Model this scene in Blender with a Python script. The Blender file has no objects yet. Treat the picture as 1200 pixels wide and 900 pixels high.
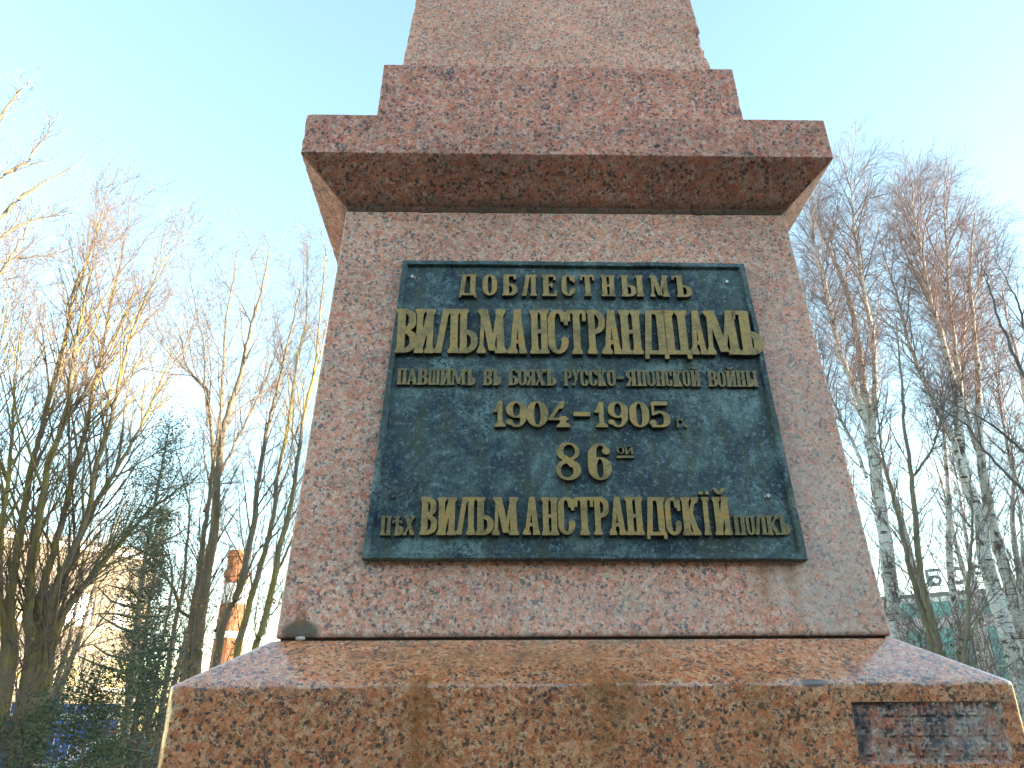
import bpy, bmesh, math, random
import numpy as np
from mathutils import Vector, Matrix, noise
rad = math.radians
scene = bpy.context.scene

# ---------------------------------------------------------------- camera
CAM = Vector((-0.2336, -2.822, 1.590)); YAW, PITCH, ROLL, FPX = 0.0277, 0.3955, -0.0072, 963.29
def cam_axes():
    f = Vector((math.sin(YAW)*math.cos(PITCH), math.cos(YAW)*math.cos(PITCH), math.sin(PITCH)))
    r = Vector((math.cos(YAW), -math.sin(YAW), 0)); u = r.cross(f)
    c, s = math.cos(ROLL), math.sin(ROLL)
    return r*c+u*s, u*c-r*s, f
AX, AY, AF = cam_axes()
cd = bpy.data.cameras.new("camera"); cam = bpy.data.objects.new("camera", cd)
scene.collection.objects.link(cam); scene.camera = cam
M = Matrix((AX, AY, -AF)).transposed().to_4x4(); M.translation = CAM
cam.matrix_world = M
cd.sensor_width = 36.0; cd.lens = FPX/1200*36.0; cd.clip_start = 0.05; cd.clip_end = 3000

# ---------------------------------------------------------------- sky and sun
SUN_AZ, SUN_EL = rad(97), rad(6.73)          # azimuth clockwise from +Y
w = bpy.data.worlds.new("World"); scene.world = w; w.use_nodes = True
nt = w.node_tree; nt.nodes.clear()
sky = nt.nodes.new('ShaderNodeTexSky'); sky.sky_type = 'NISHITA'; sky.sun_disc = False
sky.sun_elevation = SUN_EL; sky.sun_rotation = SUN_AZ
sky.air_density = 1.0; sky.dust_density = 0.35; sky.ozone_density = 1.6
tint = nt.nodes.new('ShaderNodeMix'); tint.data_type = 'RGBA'; tint.blend_type = 'MULTIPLY'
tint.inputs[0].default_value = 1.0; tint.inputs[7].default_value = (1.05, 1.01, 0.89, 1)
bgn = nt.nodes.new('ShaderNodeBackground'); bgn.inputs[1].default_value = 0.12
wo = nt.nodes.new('ShaderNodeOutputWorld')
nt.links.new(sky.outputs[0], tint.inputs[6]); nt.links.new(tint.outputs[2], bgn.inputs[0]); nt.links.new(bgn.outputs[0], wo.inputs[0])
sd = bpy.data.lights.new("sun", 'SUN'); sun = bpy.data.objects.new("sun", sd); scene.collection.objects.link(sun)
sd.energy = 2.3; sd.angle = rad(0.53); sd.color = (1.0, 0.84, 0.66)
sdir = Vector((math.sin(SUN_AZ)*math.cos(SUN_EL), math.cos(SUN_AZ)*math.cos(SUN_EL), math.sin(SUN_EL)))
sun.rotation_euler = sdir.to_track_quat('Z', 'Y').to_euler()
scene.view_settings.view_transform = 'Standard'; scene.view_settings.look = 'None'
scene.view_settings.gamma = 1.0; scene.view_settings.exposure = 3.25
scene.cycles.sample_clamp_indirect = 6.0

# ---------------------------------------------------------------- helpers
def ray(px, py):
    return (AF*FPX + AX*(px-600) - AY*(py-450)).normalized()
def at(px, py, dist):                          # the world point seen at a photo pixel, dist metres away horizontally
    d = ray(px, py); return CAM + d*(dist/math.hypot(d.x, d.y))
def link(o, parent=None):
    scene.collection.objects.link(o)
    if parent is not None: o.parent = parent
    return o
def tag(o, label, cat, group=None):
    o['label'] = label; o['category'] = cat
    if group: o['group'] = group
    return o
def thing(name, label, cat, loc=(0, 0, 0), rotz=0.0, group=None):
    o = bpy.data.objects.new(name, None); o.empty_display_size = 0.2
    o.location = loc; o.rotation_euler = (0, 0, rotz); link(o)
    return tag(o, label, cat, group)
def mesh_obj(name, verts, faces, mat, parent=None, smooth=False, mats=None, fm=None):
    me = bpy.data.meshes.new(name); me.from_pydata([tuple(v) for v in verts], [], faces)
    if mats:
        for m in mats: me.materials.append(m)
        me.polygons.foreach_set('material_index', fm)
    else: me.materials.append(mat)
    if smooth: me.polygons.foreach_set('use_smooth', [True]*len(faces))
    me.update()
    return link(bpy.data.objects.new(name, me), parent)
def reuse(name, me, parent=None, loc=(0, 0, 0)):
    o = bpy.data.objects.new(name, me); o.location = loc; return link(o, parent)
def box_vf(x0, y0, z0, x1, y1, z1, base=0):
    v = [(x0,y0,z0),(x1,y0,z0),(x1,y1,z0),(x0,y1,z0),(x0,y0,z1),(x1,y0,z1),(x1,y1,z1),(x0,y1,z1)]
    f = [(0,3,2,1),(4,5,6,7),(0,1,5,4),(1,2,6,5),(2,3,7,6),(3,0,4,7)]
    return v, [tuple(i+base for i in q) for q in f]
def boxes(name, lst, mat, parent=None, bevel=0.0):
    V, F = [], []
    for b in lst:
        v, f = box_vf(*b, base=len(V)); V += v; F += f
    o = mesh_obj(name, V, F, mat, parent)
    if bevel:
        m = o.modifiers.new('bevel', 'BEVEL'); m.width = bevel; m.segments = 2; m.limit_method = 'ANGLE'
    return o

# ---------------------------------------------------------------- materials
def new_mat(name):
    m = bpy.data.materials.new(name); m.use_nodes = True
    return m, m.node_tree, m.node_tree.nodes['Principled BSDF']
class N:
    def __init__(s, nt): s.nt = nt
    def n(s, t, **k):
        x = s.nt.nodes.new(t)
        for a, b in k.items(): setattr(x, a, b)
        return x
    def l(s, a, b): s.nt.links.new(a, b)
    def coord(s, scale=(1, 1, 1), out='Object'):
        t = s.n('ShaderNodeTexCoord'); m = s.n('ShaderNodeMapping'); m.inputs['Scale'].default_value = scale
        s.l(t.outputs[out], m.inputs[0]); return m.outputs[0]
    def noise(s, co, scale, detail=3, rough=0.55, dist=0.0, col=False):
        x = s.n('ShaderNodeTexNoise'); x.inputs['Scale'].default_value = scale; x.inputs['Detail'].default_value = detail
        x.inputs['Roughness'].default_value = rough; x.inputs['Distortion'].default_value = dist; s.l(co, x.inputs['Vector'])
        return x.outputs['Color' if col else 'Fac']
    def ramp(s, fac, stops, interp='LINEAR'):
        r = s.n('ShaderNodeValToRGB'); cr = r.color_ramp; cr.interpolation = interp
        while len(cr.elements) < len(stops): cr.elements.new(0.5)
        for e, (p, c) in zip(cr.elements, stops):
            e.position = p; e.color = (c, c, c, 1) if isinstance(c, (int, float)) else (*c, 1)
        s.l(fac, r.inputs[0]); return r.outputs[0]
    def mix(s, fac, a, b, mode='MIX'):
        m = s.n('ShaderNodeMix'); m.data_type = 'RGBA'; m.blend_type = mode
        for i, x in ((0, fac), (6, a), (7, b)):
            if isinstance(x, (int, float)): m.inputs[i].default_value = x
            elif isinstance(x, tuple): m.inputs[i].default_value = (*x, 1)
            else: s.l(x, m.inputs[i])
        return m.outputs[2]
    def math(s, op, a, b=0.0, c=0.0, clamp=False):
        m = s.n('ShaderNodeMath'); m.operation = op; m.use_clamp = clamp
        for i, x in enumerate((a, b, c)):
            if isinstance(x, (int, float)): m.inputs[i].default_value = x
            else: s.l(x, m.inputs[i])
        return m.outputs[0]
    def bump(s, h, strength, dist, to):
        b = s.n('ShaderNodeBump'); b.inputs['Strength'].default_value = strength; b.inputs['Distance'].default_value = dist
        s.l(h, b.inputs['Height']); s.l(b.outputs[0], to.inputs['Normal'])

def granite(name, pinks, dark, dark_at, scale=1.0, rough=0.35, bump=0.3, stains=(), spec=0.3, coat=0.0):
    m, nt, bs = new_mat(name); k = N(nt); bs.inputs['Specular IOR Level'].default_value = spec
    bs.inputs['Coat Weight'].default_value = coat; bs.inputs['Coat Roughness'].default_value = 0.12; bs.inputs['Coat IOR'].default_value = 1.75
    co = k.coord()
    wob = k.noise(co, 90*scale, 2, col=True)
    va = k.n('ShaderNodeVectorMath'); va.operation = 'MULTIPLY_ADD'
    k.l(wob, va.inputs[0]); va.inputs[1].default_value = (0.014/scale,)*3; k.l(co, va.inputs[2])
    vo = k.n('ShaderNodeTexVoronoi'); vo.inputs['Scale'].default_value = 78*scale; k.l(va.outputs[0], vo.inputs['Vector'])
    sep = k.n('ShaderNodeSeparateColor'); k.l(vo.outputs['Color'], sep.inputs[0])
    base = k.ramp(sep.outputs[0], [(0.0, pinks[0]), (0.3, pinks[1]), (0.62, pinks[2]), (1.0, pinks[3])])
    fine = k.noise(co, 420*scale, 3, 0.7)
    vb = k.n('ShaderNodeTexVoronoi'); vb.inputs['Scale'].default_value = 165*scale; k.l(va.outputs[0], vb.inputs['Vector'])
    sb = k.n('ShaderNodeSeparateColor'); k.l(vb.outputs['Color'], sb.inputs[0])
    base = k.mix(1.0, base, k.ramp(sb.outputs[0], [(0.0, 0.78), (0.5, 1.0), (1.0, 1.25)]), 'MULTIPLY')
    base = k.mix(0.7, base, k.ramp(fine, [(0.34, 0.66), (0.5, 1.03), (0.68, 1.45)]), 'MULTIPLY')
    base = k.mix(0.8, base, k.ramp(k.noise(co, 38*scale, 3, 0.6), [(0.36, (1.14,0.90,0.84)), (0.62, (1.0,1.05,1.05))]), 'MULTIPLY')
    # biotite and smoky quartz: clustered irregular grains
    clus = k.noise(co, 17*scale, 3, 0.6)
    d1 = k.noise(va.outputs[0], 110*scale, 5, 0.72, 0.9)
    dsum = k.math('ADD', k.math('MULTIPLY', d1, 0.72), k.math('MULTIPLY', clus, 0.28))
    dm = k.ramp(dsum, [(dark_at-0.028, 1.0), (dark_at+0.012, 0.0)])
    dcol = k.mix(k.ramp(sep.outputs[1], [(0.3, 0.0), (0.7, 1.0)]), dark, tuple(min(1, c*2.0+0.015) for c in dark))
    c = k.mix(dm, base, dcol)
    d2 = k.noise(va.outputs[0], 240*scale, 4, 0.7, 1.2)
    c = k.mix(k.math('MULTIPLY', k.ramp(d2, [(0.385, 1.0), (0.43, 0.0)]), 0.65), c, tuple(x*0.8 for x in dark))
    vs = k.n('ShaderNodeTexVoronoi'); vs.inputs['Scale'].default_value = 130*scale; k.l(va.outputs[0], vs.inputs['Vector'])
    sp = k.n('ShaderNodeSeparateColor'); k.l(vs.outputs['Color'], sp.inputs[0])
    c = k.mix(k.ramp(sp.outputs[2], [(0.885, 0.0), (0.9, 0.85)]), c, dark)
    big = k.noise(co, 3.2, 4, 0.6)
    c = k.mix(1.0, c, k.ramp(big, [(0.3, 0.84), (0.7, 1.14)]), 'MULTIPLY')
    for st in stains: c = st(k, c, co)
    k.l(c, bs.inputs['Base Color'])
    rr = k.ramp(k.noise(co, 30, 3), [(0.3, rough*0.8), (0.7, min(1, rough*1.25))]); k.l(rr, bs.inputs['Roughness'])
    k.bump(k.math('ADD', k.math('MULTIPLY', fine, 0.5), d1), bump, 0.0012, bs)
    return m
def sphere_mask(k, co, c, r, soft):       # 1 inside an ellipsoid of the object's own space
    v = k.n('ShaderNodeVectorMath'); v.operation = 'SUBTRACT'; k.l(co, v.inputs[0]); v.inputs[1].default_value = c
    d = k.n('ShaderNodeVectorMath'); d.operation = 'DIVIDE'; k.l(v.outputs[0], d.inputs[0]); d.inputs[1].default_value = r
    l = k.n('ShaderNodeVectorMath'); l.operation = 'LENGTH'; k.l(d.outputs[0], l.inputs[0])
    nz = k.math('MULTIPLY', k.math('SUBTRACT', k.noise(co, 14, 5, 0.65), 0.5), soft*3.0)
    return k.ramp(k.math('ADD', l.outputs['Value'], nz), [(max(0.0, 1-soft), 1.0), (1.0, 0.0)])
def patch(c0, r, col, amount=0.6, soft=0.6, breakup=True):
    def f(k, c, co):
        mk = sphere_mask(k, co, c0, r, soft)
        if breakup: mk = k.math('MULTIPLY', mk, k.ramp(k.noise(co, 55, 4, 0.7), [(0.34, 0.25), (0.6, 1.0)]))
        return k.mix(k.math('MULTIPLY', mk, amount), c, col)
    return f
def streaks(x0, z_top, length, width, col, amount):
    def f(k, c, co):
        sx = k.n('ShaderNodeSeparateXYZ'); k.l(co, sx.inputs[0])
        wob = k.math('MULTIPLY', k.math('SUBTRACT', k.noise(co, 9, 3), 0.5), width*1.6)
        dx = k.math('DIVIDE', k.math('ABSOLUTE', k.math('SUBTRACT', k.math('ADD', sx.outputs[0], wob), x0)), width)
        mx = k.ramp(dx, [(0.2, 1.0), (1.0, 0.0)])
        tz = k.math('DIVIDE', k.math('SUBTRACT', z_top, sx.outputs[2]), length)
        mz = k.ramp(tz, [(0.0, 0.0), (0.02, 1.0), (1.0, 0.0)])
        my = k.math('LESS_THAN', sx.outputs[1], 0.0)
        mk = k.math('MULTIPLY', k.math('MULTIPLY', mx, mz), k.ramp(k.noise(co, 40, 4, 0.7), [(0.3, 0.3), (0.6, 1.0)]))
        return k.mix(k.math('MULTIPLY', k.math('MULTIPLY', mk, my), amount), c, col)
    return f
def scratch(x0, zc, lean, half, w):        # pale chisel scratch
    def f(k, c, co):
        sx = k.n('ShaderNodeSeparateXYZ'); k.l(co, sx.inputs[0])
        u = k.math('SUBTRACT', sx.outputs[2], zc)
        dx = k.math('ABSOLUTE', k.math('ADD', k.math('SUBTRACT', sx.outputs[0], x0), k.math('MULTIPLY', u, lean/half*0.3)))
        mk = k.math('MULTIPLY', k.math('LESS_THAN', dx, w), k.math('LESS_THAN', k.math('ABSOLUTE', u), half))
        return k.mix(k.math('MULTIPLY', k.math('MULTIPLY', mk, k.math('LESS_THAN', sx.outputs[1], 0.0)), 0.7), c, (0.78,0.66,0.60))
    return f
def band(z0, z1, col, amount, sc=20):     # grime lying along a joint
    def f(k, c, co):
        sx = k.n('ShaderNodeSeparateXYZ'); k.l(co, sx.inputs[0])
        t = k.math('DIVIDE', k.math('SUBTRACT', sx.outputs[2], z0), z1-z0)
        t = k.math('ADD', t, k.math('MULTIPLY', k.math('SUBTRACT', k.noise(co, sc, 4, 0.65), 0.5), 1.1))
        return k.mix(k.math('MULTIPLY', k.ramp(t, [(0.1, 1.0), (1.0, 0.0)]), amount), c, col)
    return f

Z0 = 1.5997                                # the fitted heights are measured from the camera's eye
DIE = granite('pale pink granite', [(0.72,0.29,0.18),(0.84,0.41,0.27),(0.80,0.46,0.33),(0.86,0.59,0.45)], (0.16,0.145,0.145), 0.432, 1.18, 0.6, 0.35, stains=[
    patch((0.62,-0.74,Z0+0.34), (0.24,0.3,0.30), (0.62,0.55,0.47), 0.62, 0.75),
    patch((0.12,-0.75,Z0+0.26), (0.42,0.3,0.07), (0.55,0.47,0.42), 0.35, 0.8),
    patch((0.60,-0.74,Z0+0.75), (0.20,0.3,0.7), (0.76,0.54,0.44), 0.5, 0.8),
    streaks(0.455, Z0+0.368, 0.20, 0.030, (0.42,0.17,0.06), 0.75), streaks(0.525, Z0+0.372, 0.22, 0.022, (0.45,0.20,0.08), 0.7),
    streaks(-0.20, Z0+0.36, 0.17, 0.03, (0.40,0.20,0.10), 0.35), streaks(0.10, Z0+0.36, 0.17, 0.045, (0.45,0.24,0.13), 0.3),
    streaks(-0.395, Z0+0.36, 0.15, 0.02, (0.35,0.18,0.10), 0.35),
    patch((-0.69,-0.75,Z0+0.205), (0.055,0.2,0.035), (0.16,0.13,0.09), 0.95, 0.35, False),
    patch((-0.695,-0.75,Z0+0.25), (0.02,0.2,0.04), (0.38,0.14,0.05), 0.6, 0.5),
    band(Z0+0.19, Z0+0.205, (0.11,0.06,0.035), 0.8, 60)])
CORN = granite('dark rose granite', [(0.62,0.22,0.13),(0.75,0.31,0.20),(0.68,0.34,0.24),(0.80,0.48,0.36)], (0.10,0.08,0.08), 0.446, 1.0, 0.65, 0.35,
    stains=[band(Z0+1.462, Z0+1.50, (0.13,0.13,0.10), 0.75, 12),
    band(Z0+1.735, Z0+1.69, (0.30,0.24,0.20), 0.0, 30), scratch(0.256, Z0+1.952, 0.010, 0.028, 0.0022), scratch(0.455, Z0+1.937, 0.012, 0.032, 0.0024), scratch(0.10, Z0+1.885, 0.003, 0.003, 0.007),
    patch((0.27,-0.80,Z0+1.62), (0.012,0.05,0.008), (0.03,0.025,0.025), 0.9, 0.4, False), patch((-0.02,-0.62,Z0+2.02), (0.012,0.05,0.007), (0.04,0.03,0.03), 0.8, 0.4, False), patch((0.05,-0.62,Z0+1.97), (0.010,0.05,0.010), (0.04,0.03,0.03), 0.8, 0.4, False)])
SHAFT = granite('tan pink granite', [(0.74,0.31,0.19),(0.84,0.41,0.27),(0.80,0.44,0.31),(0.86,0.57,0.43)], (0.19,0.13,0.115), 0.425, 1.25, 0.65, 0.35,
    stains=[band(Z0+2.115, Z0+2.135, (0.30,0.24,0.20), 0.7, 30), patch((0.49,-0.54,Z0+2.32), (0.025,0.08,0.04), (0.42,0.20,0.05), 0.7, 0.5)])
BASE = granite('polished orange granite', [(0.52,0.16,0.06),(0.68,0.25,0.105),(0.68,0.29,0.14),(0.78,0.42,0.23)], (0.055,0.044,0.038), 0.458, 1.2, 0.25, 0.08, spec=0.5, coat=0.8, stains=[
    streaks(-0.375, Z0+0.10, 0.40, 0.055, (0.26,0.085,0.008), 0.8), streaks(0.02, Z0+0.10, 0.40, 0.10, (0.28,0.10,0.02), 0.6), streaks(0.36, Z0+0.10, 0.30, 0.05, (0.32,0.13,0.03), 0.4),
    patch((-0.2,-0.83,Z0+0.14), (0.55,0.09,0.05), (0.34,0.15,0.05), 0.55, 0.8), patch((0.05,-0.76,Z0+0.175), (0.8,0.03,0.02), (0.22,0.22,0.16), 0.6, 0.7),
    patch((0.475,-0.92,Z0+0.075), (0.035,0.03,0.011), (0.07,0.065,0.065), 0.85, 0.3, False)])
def simple(name, col, rough=0.7, var=0.25, scale=6.0, bump=0.2, bd=0.01, metal=0.0, detail=5):
    m, nt, bs = new_mat(name); k = N(nt); co = k.coord()
    nz = k.noise(co, scale, detail, 0.65)
    c = k.mix(1.0, col, k.ramp(nz, [(0.25, 1-var), (0.75, 1+var)]), 'MULTIPLY')
    k.l(c, bs.inputs['Base Color']); bs.inputs['Roughness'].default_value = rough; bs.inputs['Metallic'].default_value = metal
    if bump: k.bump(k.noise(co, scale*6, 3), bump, bd, bs)
    return m
MORTAR = simple('dark open joint', (0.045,0.035,0.028), 0.95, 0.4, 60, 0.5, 0.003)
def bronze():
    m, nt, bs = new_mat('patinated bronze'); k = N(nt); co = k.coord()
    a = k.ramp(k.noise(co, 4.6, 7, 0.66, 0.7), [(0.32, 0.34), (0.68, 0.68)]); b = k.noise(co, 22, 8, 0.8, 0.5); f = k.noise(co, 150, 4, 0.75)
    dr = k.noise(k.coord((10, 2.2, 6)), 3.0, 5, 0.6, 0.4)
    t = k.math('ADD', k.math('MULTIPLY', a, 0.55), k.math('ADD', k.math('MULTIPLY', b, 0.33), k.math('MULTIPLY', f, 0.12)))
    c = k.ramp(t, [(0.36, (0.012,0.018,0.030)), (0.45, (0.024,0.042,0.060)), (0.49, (0.060,0.092,0.095)), (0.53, (0.115,0.165,0.155)), (0.58, (0.23,0.31,0.29))])
    c = k.mix(k.math('MULTIPLY', k.ramp(dr, [(0.45, 0.0), (0.62, 1.0)]), 0.75), c, (0.075,0.085,0.055))
    sp = k.noise(co, 75, 5, 0.75)
    c = k.mix(k.math('MULTIPLY', k.ramp(sp, [(0.555, 0.0), (0.62, 1.0)]), 0.55), c, (0.26,0.38,0.38))
    c = k.mix(k.math('MULTIPLY', k.math('MULTIPLY', k.ramp(k.noise(co, 90, 5, 0.78, 0.6), [(0.44, 1.0), (0.50, 0.0)]), k.ramp(k.noise(co, 4.2, 4, 0.6), [(0.45, 0.15), (0.58, 1.0)])), 0.85), c, (0.010,0.022,0.045))
    k.l(c, bs.inputs['Base Color']); bs.inputs['Metallic'].default_value = 0.15
    k.l(k.ramp(b, [(0.3, 0.42), (0.7, 0.72)]), bs.inputs['Roughness'])
    k.bump(k.math('ADD', k.math('MULTIPLY', f, 0.6), sp), 0.35, 0.0012, bs)
    return m
BRONZE = bronze()
def brass(name='dull gilded bronze', tarnish=0.6):
    m, nt, bs = new_mat(name); k = N(nt); co = k.coord()
    oi = k.n('ShaderNodeObjectInfo')
    va = k.n('ShaderNodeVectorMath'); va.operation = 'ADD'; k.l(co, va.inputs[0]); k.l(oi.outputs['Location'], va.inputs[1])
    a = k.noise(va.outputs[0], 22, 5, 0.7); f = k.noise(va.outputs[0], 160, 4, 0.7)
    c = k.ramp(a, [(0.30, (0.18,0.13,0.055)), (0.44, (0.38,0.24,0.085)), (0.56, (0.50,0.32,0.11)), (0.64, (0.58,0.28,0.05)), (0.8, (0.42,0.33,0.17))])
    c = k.mix(k.math('MULTIPLY', k.ramp(f, [(0.36, 1.0), (0.5, 0.0)]), tarnish), c, (0.10,0.11,0.07))
    if tarnish > 0.7: c = k.mix(k.ramp(k.noise(co, 30, 4, 0.7), [(0.35, 0.15), (0.62, 0.75)]), c, (0.11,0.115,0.07))
    k.l(c, bs.inputs['Base Color']); bs.inputs['Metallic'].default_value = 0.25; bs.inputs['Roughness'].default_value = 0.5
    k.bump(f, 0.3, 0.0008, bs); return m
BRASS = brass(); BRASS2 = brass('tarnished small lettering', 0.85)
SIDEB = simple('brown tarnished and shaded edge', (0.045,0.038,0.022), 0.75, 0.4, 80, 0.3, 0.001)  # tarnished sides, kept dark to paint in the shadow around each letter
def bark(name, lo, hi, moss=None, moss_amt=0.0, scale=9.0):
    m, nt, bs = new_mat(name); k = N(nt); co = k.coord((1, 1, 0.25)); co2 = k.coord()
    nz = k.noise(co, scale*3, 6, 0.7, 0.3)
    c = k.ramp(nz, [(0.3, lo), (0.7, hi)])
    if moss:
        c = k.mix(k.math('MULTIPLY', k.ramp(k.noise(co2, 1.3, 5, 0.7), [(0.42, 0.0), (0.56, 1.0)]), moss_amt), c, moss)
    k.l(c, bs.inputs['Base Color']); bs.inputs['Roughness'].default_value = 0.9
    k.bump(nz, 0.7, 0.02, bs); return m
BARK = bark('grey olive bark', (0.13,0.11,0.07), (0.34,0.28,0.19), (0.34,0.26,0.05), 0.85)
BARK2 = bark('grey brown bark', (0.13,0.10,0.075), (0.33,0.27,0.20), (0.24,0.20,0.06), 0.4)
TWIG = bark('reddish brown twigs', (0.17,0.105,0.08), (0.29,0.19,0.145))
TWIGD = bark('dark grey twigs', (0.09,0.075,0.075), (0.20,0.165,0.155))
BTWIG = bark('purple brown birch twigs', (0.20,0.135,0.12), (0.34,0.24,0.215))
def birchbark():
    m, nt, bs = new_mat('white birch bark'); k = N(nt)
    co = k.coord((1.6, 1.6, 9)); co2 = k.coord()
    a = k.noise(co, 2.4, 5, 0.7, 0.2); b = k.noise(k.coord((1, 1, 0.55)), 5.0, 6, 0.78, 0.5)
    c = k.mix(k.ramp(a, [(0.39, 1.0), (0.44, 0.0)]), (0.70,0.64,0.55), (0.05,0.04,0.035))
    c = k.mix(k.ramp(b, [(0.41, 1.0), (0.47, 0.0)]), c, (0.07,0.055,0.045))
    c = k.mix(k.math('MULTIPLY', k.ramp(k.noise(co2, 0.9, 3), [(0.5, 0.0), (0.68, 1.0)]), 0.25), c, (0.40,0.29,0.15))
    k.l(c, bs.inputs['Base Color']); bs.inputs['Roughness'].default_value = 0.8
    k.bump(a, 0.4, 0.015, bs); return m
BIRCH = birchbark()
def leafmat(name, a, b, trans=0.25):
    m, nt, bs = new_mat(name); k = N(nt); co = k.coord()
    c = k.ramp(k.noise(co, 7, 5, 0.75), [(0.3, a), (0.7, b)])
    k.l(c, bs.inputs['Base Color']); bs.inputs['Roughness'].default_value = 0.7
    tr = k.n('ShaderNodeBsdfTranslucent'); k.l(c, tr.inputs[0]); mx = k.n('ShaderNodeMixShader'); mx.inputs[0].default_value = trans
    k.l(bs.outputs[0], mx.inputs[1]); k.l(tr.outputs[0], mx.inputs[2]); k.l(mx.outputs[0], nt.nodes['Material Output'].inputs[0])
    return m
NEEDLE = leafmat('dark blue green needles', (0.05,0.075,0.05), (0.11,0.15,0.10), 0.3)
NEEDLE2 = leafmat('olive green needles', (0.06,0.07,0.028), (0.15,0.17,0.07), 0.3)
DRY = leafmat('dry ochre leaves', (0.26,0.13,0.03), (0.5,0.28,0.07), 0.35)
# ---------------------------------------------------------------- lettering: signed fields turned into outlines
def field(g, w, X, Y, fat):
    """positive inside the glyph; height 1, width w"""
    if fat: s = 0.235; t = 0.085; sf = 0.055
    else:   s = 0.20; t = 0.085; sf = 0.05
    s = min(s, w*0.34)
    if g in 'ДЦЛ': s = min(s, w*0.28)
    mn, mx = np.minimum, np.maximum
    def un(*a):
        r = a[0]
        for x in a[1:]: r = mx(r, x)
        return r
    def box(x0, y0, x1, y1): return mn(mn(X-x0, x1-X), mn(Y-y0, y1-Y))
    def rbox(x0, y0, x1, y1, rx, ry=None):
        ry = ry or rx; rx = min(rx, (x1-x0)/2); ry = min(ry, (y1-y0)/2)
        cx, cy = (x0+x1)/2, (y0+y1)/2
        qx = mx(np.abs(X-cx)-((x1-x0)/2-rx), 0)/rx; qy = mx(np.abs(Y-cy)-((y1-y0)/2-ry), 0)/ry
        inner = (1-np.sqrt(qx*qx+qy*qy))*min(rx, ry)
        return mn(inner, box(x0, y0, x1, y1)) if True else inner
    def par(xb, xt, h, y0=0.0, y1=1.0):
        c = xb+(xt-xb)*(Y-y0)/(y1-y0); k = (y1-y0)/math.hypot(xt-xb, y1-y0)
        return mn((h-np.abs(X-c))*k, mn(Y-y0, y1-Y))
    def serif(xc, y, hw):                      # bracketed slab at foot (y=0) or head (y=1)
        d = Y if y == 0 else 1-Y
        wd = hw*np.clip(1-(d-sf)*5.0, 0.0, 1.0)
        return mn(mn(wd-np.abs(X-xc), d), 0.16-d)
    def stem(x, top=True, bot=True, ww=None, y1=1.0):
        ww = ww or s; r = mn(mn(X-x, x+ww-X), mn(Y, y1-Y)); e = ww/2+min(0.05, w*0.09)
        if bot: r = mx(r, serif(x+ww/2, 0, e))
        if top: r = mx(r, serif(x+ww/2, 1, e))
        return r
    e = min(0.05, w*0.09)
    def bowl(x, y0, y1, x1, th=None):
        th = th or t; R = min((x1-x)*0.75, (y1-y0)*0.5)
        o = rbox(x-R*1.2, y0, x1, y1, R, (y1-y0)*0.40); i = rbox(x-R*1.2, y0+th, x1-s*0.95, y1-th, max(0.02, R-s*0.8), (y1-y0-2*th)*0.42)
        return mn(mn(o, -i), X-x)
    def ring(x0, x1, y0=0.0, y1=1.0, th=None, ss=None):
        th = th or t*0.9; ss = ss or s; R = (x1-x0)/2
        o = rbox(x0, y0, x1, y1, R, R*1.25*min(1, (y1-y0)*1.4)); i = rbox(x0+ss, y0+th, x1-ss, y1-th, max(0.015, R-ss), max(0.02, R*0.9*min(1, (y1-y0)*1.4)))
        return mn(o, -i)
    def ell(cx, cy, rx, ry): return (1-np.sqrt(((X-cx)/rx)**2+((Y-cy)/ry)**2))*min(rx, ry)
    xr = w-e-s
    if g == 'В': return un(stem(e), bowl(e, 0.46, 1.0, w-0.03), bowl(e, 0.0, 0.53, w))
    if g in 'Ии':
        s = min(s, w*0.29); xr = w-e-s
        return un(stem(e), stem(xr), par(e+s*0.6, xr+s*0.4, s*0.40, 0.0, 1.0))
    if g in 'Йй':
        s = min(s, w*0.29); xr = w-e-s
        r = un(stem(e), stem(xr), par(e+s*0.6, xr+s*0.4, s*0.40, 0.0, 1.0))
        br = mn(mn(ell(w/2, 1.24, w*0.30, 0.17), -ell(w/2, 1.27, w*0.17, 0.11)), 1.24-Y)
        return mx(r, br)
    if g == 'Л':
        a = par(w*0.16, w*0.44, s*0.42, 0.0, 1.0); foot = rbox(0.0, 0.0, w*0.26, 0.13, 0.06)
        return un(a, foot, box(w*0.36, 1-t, w-e, 1), stem(xr), serif(w*0.45, 1, s*0.6))
    if g == 'Ь': return un(stem(e), bowl(e, 0.0, 0.53, w))
    if g == 'Ъ':
        x = w*0.26
        return un(stem(x, top=False), bowl(x, 0.0, 0.53, w), box(0.02, 1-t, x+s, 1), mn(box(0.0, 0.80, 0.07, 1.0), X))
    if g == 'Ы':
        ws = min(s, w*0.24)
        return un(stem(e, ww=ws), mn(bowl(e, 0.0, 0.53, w*0.66), 9), stem(w-e-ws, ww=ws))
    if g == 'М':
        k2 = min(s*0.42, w*0.115); th = k2*0.5
        return un(par(e+th, e+th*2.0, th), par(w-e-k2, w-e-k2*1.4, k2), par(w*0.52, e+k2*1.3, k2, 0.06, 1), par(w*0.50, w-e-k2*1.5, th, 0.06, 1),
                  serif(e+th, 0, th+0.05), serif(w-e-k2, 0, k2+0.045), serif(e+k2, 1, k2+0.03), serif(w-e-k2, 1, k2+0.03))
    if g == 'А':
        m = w*0.5
        return un(par(e+0.03, m-0.02, 0.045), par(w-e-s*0.42, m, s*0.46), mn(box(w*0.18, 0.22, w*0.75, 0.22+t), 9), serif(e+0.03, 0, 0.095), serif(w-e-s*0.42, 0, s*0.62), par(m, m, 0.06, 0.86, 1.0))
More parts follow.
